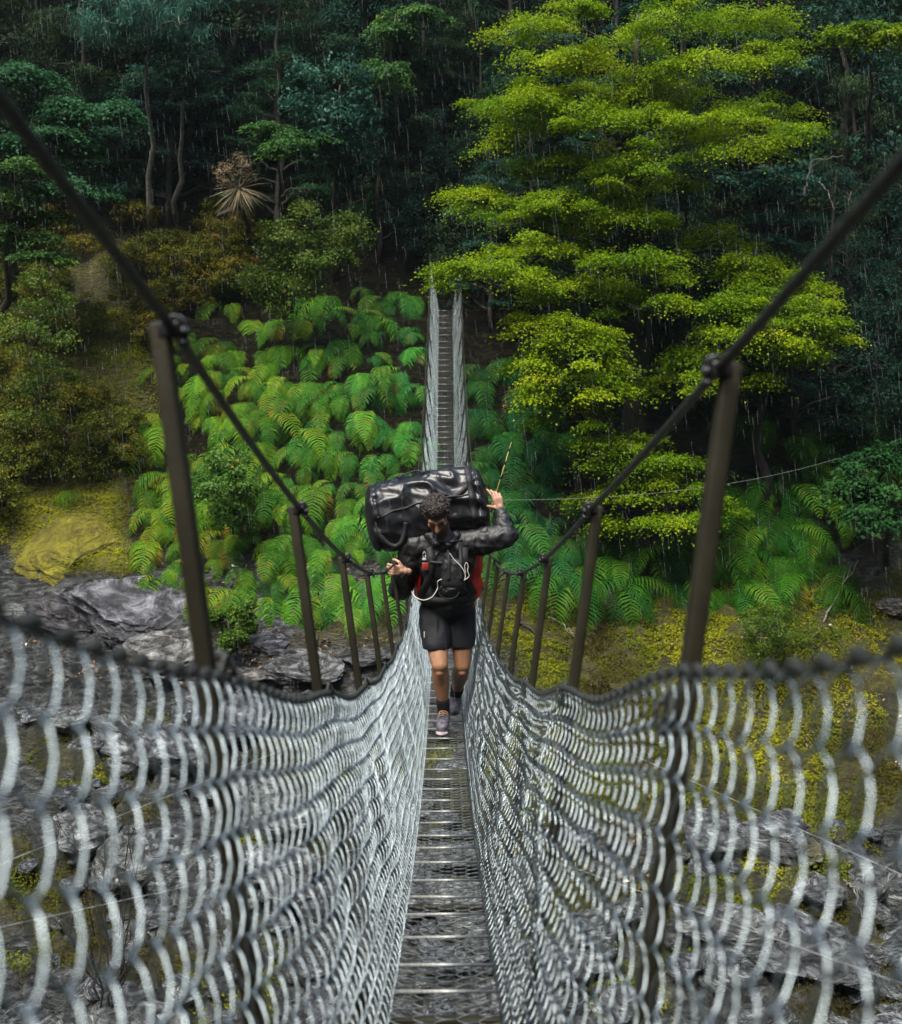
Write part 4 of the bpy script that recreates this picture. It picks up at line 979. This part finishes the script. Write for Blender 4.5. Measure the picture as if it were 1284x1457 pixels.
# skin colour by place: stubble beard, brows, lids, lips
HI = np.array(HM.inverted()); loc = V @ HI[:3, :3].T + HI[:3, 3]
col = np.tile(np.array([.38, .20, .115]), (len(V), 1))
near = np.linalg.norm(loc, axis=1) < .2
hands_ = (np.linalg.norm(V - np.array(cabP[:]), axis=1) < .13) | (np.linalg.norm(V - np.array(wl_[:]), axis=1) < .2)
col[hands_] = (.46, .27, .19)
def sm(a, b, x): q = np.clip((x - a) / (b - a), 0, 1); return q * q * (3 - 2 * q)
beard = sm(-.040, -.066, loc[:, 2] + .35 * np.maximum(0, np.abs(loc[:, 0]) - .03) * -1.0) * sm(-.02, .02, loc[:, 1]) * near
lipm = (np.abs(loc[:, 0]) < .023) & (np.abs(loc[:, 2] + .077) < .010) & near & (loc[:, 1] > .07)
col = col * (1 - .72 * beard[:, None]) + np.array([.03, .02, .014]) * (.72 * beard[:, None])
brow = near & (np.abs(np.abs(loc[:, 0]) - .029) < .020) & (np.abs(loc[:, 2] - .026) < .006) & (loc[:, 1] > .06); col[brow] = (.09, .05, .03)
lash = near & (np.abs(np.abs(loc[:, 0]) - .032) < .014) & (np.abs(loc[:, 2] + .006) < .0045) & (loc[:, 1] > .06); col[lash] = (.025, .015, .012)
col[lipm] = (.22, .085, .07)
setcol(me, col); me.materials.append(M['skin'])
setv(me, V - R0); body = link('body', me, None, root)
def wear(name, items, voxel, mat, parent=root, amp=.006, sc=14, stretch=(1, 1, 1), smooth=5, base=None, seed=0.):
    me = fuse(items, voxel, smooth)
    if amp: wrinkle(me, amp, sc, stretch, seed)
    setv(me, getv(me) - R0 if base is None else getv(me) - np.array(base[:])); me.materials.append(M[mat]) if mat else None
    return link(name, me, None, parent)
# hair: a close cap under several hundred small curls
cap = fuse([('e', (0, -.016, .050), (.083, .100, .096), HM), ('e', (0, .02, .098), (.062, .062, .036), HM), ('e', (0, -.06, .0), (.066, .05, .07), HM)], .005, 3)
setv(cap, getv(cap) - R0); cap.materials.append(M['hair']); hair = link('hair', cap, None, root)
rng = np.random.default_rng(15); mb = MB()
for i in range(520):
    while True:
        u = rng.normal(0, 1, 3); u /= np.linalg.norm(u)
        if u[2] > -.35 and not (u[1] > .45 and u[2] < .52) and not (abs(u[0]) > .78 and u[1] > .1 and u[2] < .1): break
    c = np.array([0, -.012, .048]) + u * np.array([.083, .100, .096]) * rng.uniform(.98, 1.13)
    a = np.cross(u, rng.normal(0, 1, 3)); a /= np.linalg.norm(a); b_ = np.cross(u, a)
    th = np.linspace(0, rng.uniform(5, 9), 12); rad_ = rng.uniform(.007, .013)
    p = c + (a * np.cos(th)[:, None] + b_ * np.sin(th)[:, None]) * rad_ + u * (th * rng.uniform(.0006, .0022))[:, None]
    p = np.array([(HM @ Vector(q))[:] for q in p]) - R0
    mb.tube(p, np.linspace(.0034, .0022, 12), 5)
link('curls', mb.mesh('curls', True), M['hair'], hair)
# jacket
jk = [('e', chs, (.215, .155, .21)), ('e', wst, (.19, .14, .13)), ('e', pel + Vector((0, 0, .05)), (.188, .142, .10)), ('c', shR, .092, shL, .092), ('c', nkb + Vector((0, .02, -.02)), .085, chs, .14)]
jk += chain((shR, .098), (shR.lerp(elR, .5), .086), (elR, .076)) + chain((elR, .076), (elR.lerp(wrR, .5), .062), (elR.lerp(wrR, .86), .045))
jk += chain((shL, .098), (shL.lerp(elL, .5), .090), (elL, .082)) + chain((elL, .080), (elL.lerp(wrL, .5), .064), (elL.lerp(wrL, .84), .045))
jacket = wear('jacket', jk, .009, 'jacket', amp=.011, sc=13, stretch=(1, 1, .9), smooth=4)
wrinkle(jacket.data, .005, 27, (1, 1, .8), 3.)
hd = [('c', nkb + Vector((-.085, .02, -.01)), .034, nkb + Vector((-.04, -.065, -.05)), .024), ('c', nkb + Vector((.085, .02, -.01)), .034, nkb + Vector((.04, -.065, -.05)), .024), ('c', nkb + Vector((-.09, .03, -.01)), .045, nkb + Vector((.09, .03, -.01)), .045)]
wear('hood', hd, .008, 'jacket', jacket, .006, 18)
# shorts with two flared legs
sh = [('e', pel, (.185, .142, .12)), ('e', wst + Vector((0, .02, -.06)), (.165, .13, .08))]
for hp, kn in ((hipR, kneeR), (hipL, kneeL)):
    e = hp.lerp(kn, .56); sh += chain((hp + Vector((0, 0, .02)), .108), (hp.lerp(kn, .35), .106), (e, .100))
me = fuse(sh, .008, 4); V = getv(me)
zc_ = Q(630, 921).z
bm = bmesh.new(); bm.from_mesh(me); bmesh.ops.bisect_plane(bm, geom=bm.verts[:] + bm.edges[:] + bm.faces[:], plane_co=(0, 0, zc_), plane_no=(0, 0, -1), clear_outer=True)
bm.to_mesh(me); bm.free(); wrinkle(me, .008, 11, (1.3, 1.3, .6), 4.); setv(me, getv(me) - R0); me.materials.append(M['shorts'])
so = me.polygons; me.polygons.foreach_set('use_smooth', np.ones(len(so), bool))
shorts = link('shorts', me, None, root); sd_ = shorts.modifiers.new('t', 'SOLIDIFY'); sd_.thickness = .006
mb = MB(); mb.box(Vector(Q(604, 903, -.085)) - root.location, (.004, .003, .022), None, .001); link('reflective_tab', mb.mesh('reflective_tab'), M['cord'], shorts)
# socks and shoes
for kn, an, to in ((kneeR, ankR, toeR), (kneeL, ankL, toeL)):
    wear('sock', chain((an.lerp(kn, .24), .050), (an.lerp(kn, .06), .045), (an - (kn - an).normalized() * .03, .044)), .006, 'sock', amp=.002, sc=40)
    d = (to - an); fd = Vector((d.x, d.y, d.z)); dn = (an - kn).normalized()
    sl = to + Vector((0, 0, -.012)); heel = an + dn * .055 + Vector((0, .045, 0))
    if an is ankL: heel = an + Vector((0, .03, -.03))
    s_ = wear('shoe', [('c', an + dn * .02, .046, an + dn * .045 - fd * .08, .045)] + chain((heel, .042), (heel.lerp(to, .5) + Vector((0, 0, .014)), .046), (to, .040)) , .006, 'shoe', amp=.003, sc=30)
    bt = Vector((0, 0, -.036)); pth = [heel + bt * .75 + (heel - to) * .05, heel.lerp(to, .5) + bt * .8, to + bt * .75 + (to - heel) * .06]
    wear('sole', [('e', p_, (.046, .062, .013)) for p_ in (pth[0], pth[0].lerp(pth[1], .5), pth[1], pth[1].lerp(pth[2], .5), pth[2])] if an is ankR else
         [('e', p_, (.045, .05, .014), Matrix.Rotation(-.75, 4, 'X')) for p_ in (pth[0], pth[0].lerp(pth[1], .5), pth[1], pth[1].lerp(pth[2], .5), pth[2])], .006, 'sole', s_, 0)
    mb = MB()
    for q in range(4):
        c = an.lerp(to, .30 + .14 * q) + Vector((0, -.004, .040)) - R0_v if False else Vector(an.lerp(to, .30 + .14 * q)) + Vector((0, -.012, .036)) - root.location
        mb.tube([c + Vector((-.024, 0, -.008)), c + Vector((0, -.004, .004)), c + Vector((.024, 0, -.008))], .0035, 5)
    link('laces', mb.mesh('laces', True), M['webbing'], s_)

# ------------------------------------------------------------------ what he carries
def strap(name, pts, wd, th, nrm, mat, parent, base):
    """flat webbing through points"""
    p = np.array([v[:] for v in pts]); t = np.linspace(0, len(p) - 1, 6 * len(p))
    k = np.arange(len(p)); q = np.stack([np.interp(t, k, p[:, i]) for i in range(3)], 1)
    for _ in range(4): q[1:-1] = (q[:-2] + 2 * q[1:-1] + q[2:]) / 4
    tg = np.gradient(q, axis=0); tg /= np.linalg.norm(tg, axis=1)[:, None]
    n_ = np.broadcast_to(np.asarray(nrm, float), q.shape); sd2 = np.cross(tg, n_); sd2 /= np.linalg.norm(sd2, axis=1)[:, None] + 1e-9; n2 = np.cross(sd2, tg)
    V = np.stack([q + sd2 * wd / 2 - n2 * th / 2, q - sd2 * wd / 2 - n2 * th / 2, q - sd2 * wd / 2 + n2 * th / 2, q + sd2 * wd / 2 + n2 * th / 2], 1).reshape(-1, 3) - np.array(base[:])
    n = len(q); i = np.arange(n - 1)[:, None] * 4; j = np.arange(4)[None, :]
    Fq = np.stack([i + j, i + 4 + j, i + 4 + (j + 1) % 4, i + (j + 1) % 4], -1).reshape(-1, 4)
    return link(name, npmesh(name, V, [Fq, np.array([[0, 1, 2, 3], [4 * n - 1, 4 * n - 2, 4 * n - 3, 4 * n - 4]])]), M[mat], parent)
# duffel bag across the shoulders
A, Bq = P(520, 737, 9.36), P(695, 711, 9.40); ax = (Bq - A); LN = ax.length; axn = ax.normalized()
sv = Vector((0, 0, 1)); sv = (sv - axn * sv.dot(axn)).normalized(); fv = axn.cross(sv)
if fv.y > 0: fv = -fv                        # fv points to the camera
bag = empty('duffel_bag', A.lerp(Bq, .5) - sv * .22, 'big glossy black duffel bag lying across the man\'s shoulders', 'bag'); BB = bag.location
nu, nv = 120, 120
u = np.linspace(0, 1, nu)[:, None]; th = np.linspace(0, 2 * math.pi, nv, endpoint=False)[None, :]
R = .222
end = np.clip(np.minimum(u, 1 - u) / .11, 0, 1); prof = (1 - (1 - end) ** 2.6) ** .5 * .985 + .015
cth, sth = np.cos(th), np.sin(th); e_ = 2 / 2.7
rx_ = np.sign(cth) * np.abs(cth) ** e_; rz_ = np.sign(sth) * np.abs(sth) ** e_
# folds: long diagonal creases on top, puckers at the seams, sag between
ua = u * LN
f1 = 1 - 2 * np.abs(vnoise(ua * 5.0 + rz_ * 1.2 + 3, rx_ * 2.0 + ua * 1.5, rz_ * 1.7)); f2 = 1 - 2 * np.abs(vnoise(ua * 11 + 7, rx_ * 3.5, rz_ * 3.5 + ua * 4)); f3 = vnoise(ua * 3, rx_ * 1.1, rz_ * 1.1 + 9); f4 = 1 - 2 * np.abs(vnoise(ua * 19 + 2 * rz_, rx_ * 6, rz_ * 6 + ua * 9))
seam = np.exp(-((u - .10) / .018) ** 2) + np.exp(-((u - .90) / .018) ** 2)
rad2 = R * prof * (1 + .07 * f3) + (.026 * f1 + .014 * f2 + .005 * f4) * np.clip(prof * 1.2 - .2, 0, 1) - .012 * seam
sagz = .012 - .038 * (2 * u - 1) ** 2
pos = (np.array(A[:]) + u[..., None] * np.array(ax[:])) + (rad2 * rx_)[..., None] * np.array(fv[:]) * .92 + (rad2 * rz_ * 1.03 + sagz + 0 * th)[..., None] * np.array(sv[:])
V = pos.reshape(-1, 3) - np.array(BB[:])
i = np.arange(nu - 1)[:, None] * nv; j = np.arange(nv)[None, :]
Fq = np.stack([i + j, i + (j + 1) % nv, i + nv + (j + 1) % nv, i + nv + j], -1).reshape(-1, 4)
link('shell', npmesh('shell', V, [Fq, np.array([list(range(nv))[::-1], list(range((nu - 1) * nv, nu * nv))])], smooth=True), M['vinyl'], bag)
def bagp(uu, deg, off=.006):
    a = rad(deg); c, s_ = math.cos(a), math.sin(a); k = 2 / 2.7
    iu = min(nu - 1, max(0, int(round(uu * (nu - 1))))); jv = int(round((deg % 360) / 360 * nv)) % nv
    p = Vector(pos[iu, jv]); o = (fv * (math.copysign(abs(c) ** k, c)) + sv * math.copysign(abs(s_) ** k, s_)).normalized()
    return p + o * off
# seams piped round both ends, compression straps, zip, haul handles
for uu in (.085, .915):
    p = [bagp(uu, d, .004) for d in range(0, 360, 8)]; p.append(p[0]); mb = MB(); mb.tube([q - BB for q in p], .0035, 6); link('piping', mb.mesh('piping', True), M['webbing'], bag)
for uu in (.86,):
    strap('end_strap', [bagp(uu, d, .007) for d in range(-60, 170, 10)], .04, .004, -fv, 'webbing', bag, BB)
strap('compression_strap', [bagp(.93, 80, .01), bagp(.90, 45, .012), bagp(.80, 22, .012), bagp(.70, 8, .01), bagp(.62, 2, .01)], .038, .005, fv, 'webbing', bag, BB)
strap('haul_handle', [bagp(.10, -10, .006), bagp(.12, -20, .014), bagp(.16, -33, .024), bagp(.21, -38, .028), bagp(.26, -33, .024), bagp(.30, -18, .014), bagp(.32, -6, .006)], .034, .005, fv, 'webbing', bag, BB)
strap('top_handle', [bagp(.30, 88, .008), bagp(.36, 90, .03), bagp(.46, 90, .032), bagp(.52, 88, .008)], .03, .006, sv, 'webbing', bag, BB)
strap('zip', [bagp(x_, 2 + 14 * x_, .003) for x_ in np.linspace(.1, .9, 14)], .014, .005, fv, 'webbing', bag, BB)
strap('end_handle', [bagp(.985, 60, .012) + axn * .02, bagp(1, 30, .0) + axn * .05, bagp(1, -30, .0) + axn * .05, bagp(.985, -60, .012) + axn * .02], .03, .006, axn, 'webbing', bag, BB)
strap('end_handle', [bagp(.015, 60, .012) - axn * .02, bagp(0, 30, .0) - axn * .045, bagp(0, -30, .0) - axn * .045, bagp(.015, -60, .012) - axn * .02], .03, .006, axn, 'webbing', bag, BB)
# rucksack with red rain cover behind his back
c = Q(637, 806, .15)
rk0 = empty('rucksack', c - Vector((0, 0, .3)), 'rucksack in a bright red rain cover on the man\'s back', 'rucksack'); RB = rk0.location
me = fuse([('e', c + Vector((x_, 0, z_)), (.13, .13, .16)) for x_ in (-.125, .125) for z_ in (-.13, .0, .09)] + [('e', c, (.2, .13, .26))], .01, 5); wrinkle(me, .008, 12, (1, 1, 1), 2.)
setv(me, getv(me) - np.array(RB[:])); me.materials.append(M['red']); link('rain_cover', me, None, rk0)
fy = -.215
for s_, sx in ((-1, 592), (1, 682)):
    x0 = 612 if s_ < 0 else 662
    strap('shoulder_strap', [Q(x0 + s_ * 2, 768, .0), Q(x0 - 1, 776, -.16), Q(x0 - s_ * 2, 792, fy - .01), Q(x0 - s_ * 1, 812, fy - .005), Q(x0 + s_ * 5, 832, fy + .04), Q(x0 + s_ * 13, 846, -.05)], .055, .012, (0, -1, .2), 'webbing', rk0, RB)
strap('chest_strap', [Q(612, 800, fy - .012), Q(636, 802, fy - .03), Q(662, 800, fy - .012)], .022, .004, (0, -1, 0), 'webbing', rk0, RB)
strap('hip_belt', [Q(596, 850, .0), Q(612, 854, -.11), Q(636, 856, -.13), Q(660, 854, -.11), Q(676, 850, .0)], .05, .01, (0, -1, 0), 'webbing', rk0, RB)
strap('side_strap', [Q(600, 790, -.09), Q(598, 815, -.06), Q(594, 846, .0)], .03, .006, (-.6, -.8, 0), 'red', rk0, RB)
mb = MB(); mb.box(Q(605.5, 806, fy - .012) - RB, (.024, .010, .028), None, .005); link('buckle', mb.mesh('buckle'), plain('dull_red_plastic', (.30, .04, .03), .4), rk0)
mb = MB(); q = Q(604, 790, fy - .02) - RB; th_ = np.linspace(0, 2 * math.pi, 13); mb.tube(np.stack([q.x + .010 * np.cos(th_), np.full(13, q.y), q.z + .024 * np.sin(th_)], 1), .0035, 6)
mb.box((q.x, q.y, q.z - .03), (.014, .006, .006), None, .002); link('carabiner', mb.mesh('carabiner'), M['rung'], rk0)
# chest pouch with a hanging dark net and white cord
c = Q(645, 815, fy - .03)
cp = empty('chest_pouch', c - Vector((0, 0, .12)), 'black pouch with a hanging dark net strapped to the man\'s chest', 'pouch'); CB = cp.location
me = fuse([('c', c + Vector((x_, 0, .06)), .042, c + Vector((x_ * 1.1, .0, -.07)), .046) for x_ in (-.040, -.013, .013, .040)], .007, 10); wrinkle(me, .005, 22, (1, 1, .7), 6.)
setv(me, getv(me) - np.array(CB[:])); me.materials.append(M['nylon']); link('pocket', me, None, cp)
for sx in (638, 655):
    strap('pouch_strap', [Q(sx, 775, fy + .02), Q(sx, 786, fy - .035), Q(sx + 1, 800, fy - .075), Q(sx + 1, 826, fy - .078)], .022, .004, (0, -1, 0), 'webbing', cp, CB)
strap('pouch_bar', [Q(628, 773, fy - .0), Q(642, 771, fy - .03), Q(658, 769, fy - .0)], .014, .005, (0, -1, 0), 'clamp', cp, CB)
me = fuse([('e', Q(640, 838, fy - .02), (.068, .05, .06)), ('e', Q(646, 832, fy - .02), (.06, .045, .07))], .007, 3); wrinkle(me, .006, 30, (1, 1, 1), 1.)
setv(me, getv(me) - np.array(CB[:])); me.materials.append(M['nylon']); link('net', me, None, cp)
mb = MB(); th_ = np.linspace(0, 2 * math.pi, 25); q = Q(639, 842, fy - .05) - CB
mb.tube(np.stack([q.x + .070 * np.cos(th_), q.y - .02 * np.sin(th_) * 0, q.z + .050 * np.sin(th_)], 1) if False else np.stack([q.x + .070 * np.cos(th_), np.full(25, q.y), q.z + .050 * np.sin(th_)], 1), .005, 6)
link('net_hoop', mb.mesh('net_hoop', True), M['webbing'], cp)
def curve3(pts, n=40):
    p = np.array([v[:] for v in pts]); t = np.linspace(0, len(p) - 1, n); k = np.arange(len(p)); q = np.stack([np.interp(t, k, p[:, i]) for i in range(3)], 1)
    for _ in range(6): q[1:-1] = (q[:-2] + 2 * q[1:-1] + q[2:]) / 4
    return q
mb = MB(); f2_ = fy - .09
mb.tube(curve3([Q(640, 787, f2_), Q(646, 796, f2_), Q(654, 803, f2_), Q(660, 811, f2_), Q(663, 820, f2_), Q(661, 826, f2_)]) - np.array(CB[:]), .0032, 5)
mb.tube(curve3([Q(663, 816, f2_), Q(661, 805, f2_), Q(664, 799, f2_), Q(667, 806, f2_), Q(665, 812, f2_), Q(669, 820, f2_), Q(662, 825, f2_)]) - np.array(CB[:]), .0028, 5)
mb.tube(curve3([Q(629, 824, f2_), Q(622, 827, f2_), Q(624, 836, f2_ + .02), Q(616, 850, f2_), Q(603, 855, f2_ + .02), Q(591, 850, fy + .06), Q(586, 842, fy + .1)]) - np.array(CB[:]), .0032, 5)
link('cord', mb.mesh('cord', True), M['cord'], cp)
# fishing rod held upright in the raised hand
rb_ = P(702, 716, 9.30); rt_ = P(728, 629, 9.36)
fr_ = empty('fishing_rod', rb_, 'thin straw coloured fishing rod tip sticking up from the raised hand', 'fishing rod')
d = rt_ - rb_; mb = MB(); mb.tube([-d * .12, d * .5, d], [.0055, .004, .0022], 6); link('blank', mb.mesh('blank', True), M['rod'], fr_)
mb = MB(); mb.tube([-d * .14, d * .12], [.010, .009], 8); link('grip', mb.mesh('grip', True), M['cork'], fr_)
for k_ in (.42, .66, .88):
    mb = MB(); q = d * k_; th_ = np.linspace(0, 2 * math.pi, 11); mb.tube(np.stack([q.x - .010 + .009 * np.cos(th_), q.y + 0 * th_ - .004, q.z + .009 * np.sin(th_)], 1), .002, 5)
    mb.tube([q - d.normalized() * .014, q + d.normalized() * .014], .006, 6); link('line_guide', mb.mesh('line_guide'), M['clamp'], fr_)

# ------------------------------------------------------------------ rain: slender falling drops through the whole gorge
rng = np.random.default_rng(77); n = 8000
Y = rng.uniform(7, 27, n); X = rng.uniform(-.40, .40, n) * Y; Z = rng.uniform(-.55, .33, n) * Y
ln = rng.uniform(.03, .20, n); r_ = .0006 + .00006 * Y
a = np.stack([X, Y, Z], 1); dv = np.stack([.10 * ln, 0 * ln, -ln], 1)
V = np.stack([a, a + dv * .5 + np.stack([r_, 0 * r_, 0 * r_], 1), a + dv * .5 + np.stack([-.5 * r_, .87 * r_, 0 * r_], 1), a + dv * .5 + np.stack([-.5 * r_, -.87 * r_, 0 * r_], 1), a + dv], 1).reshape(-1, 3)
k_ = np.arange(n)[:, None] * 5
T = np.concatenate([k_ + np.array([[0, 1, 2]]), k_ + np.array([[0, 2, 3]]), k_ + np.array([[0, 3, 1]]), k_ + np.array([[4, 2, 1]]), k_ + np.array([[4, 3, 2]]), k_ + np.array([[4, 1, 3]])])
m, t, out, N, L = new_mat('falling_water'); b = N('ShaderNodeBsdfPrincipled', Roughness=.1); b.inputs['Base Color'].default_value = (.75, .8, .85, 1); b.inputs['Alpha'].default_value = .12
L(b.outputs[0], out.inputs[0]); M['rain'] = m
tag(link('rain', npmesh('rain', V, T, smooth=True), M['rain']), kind='stuff')
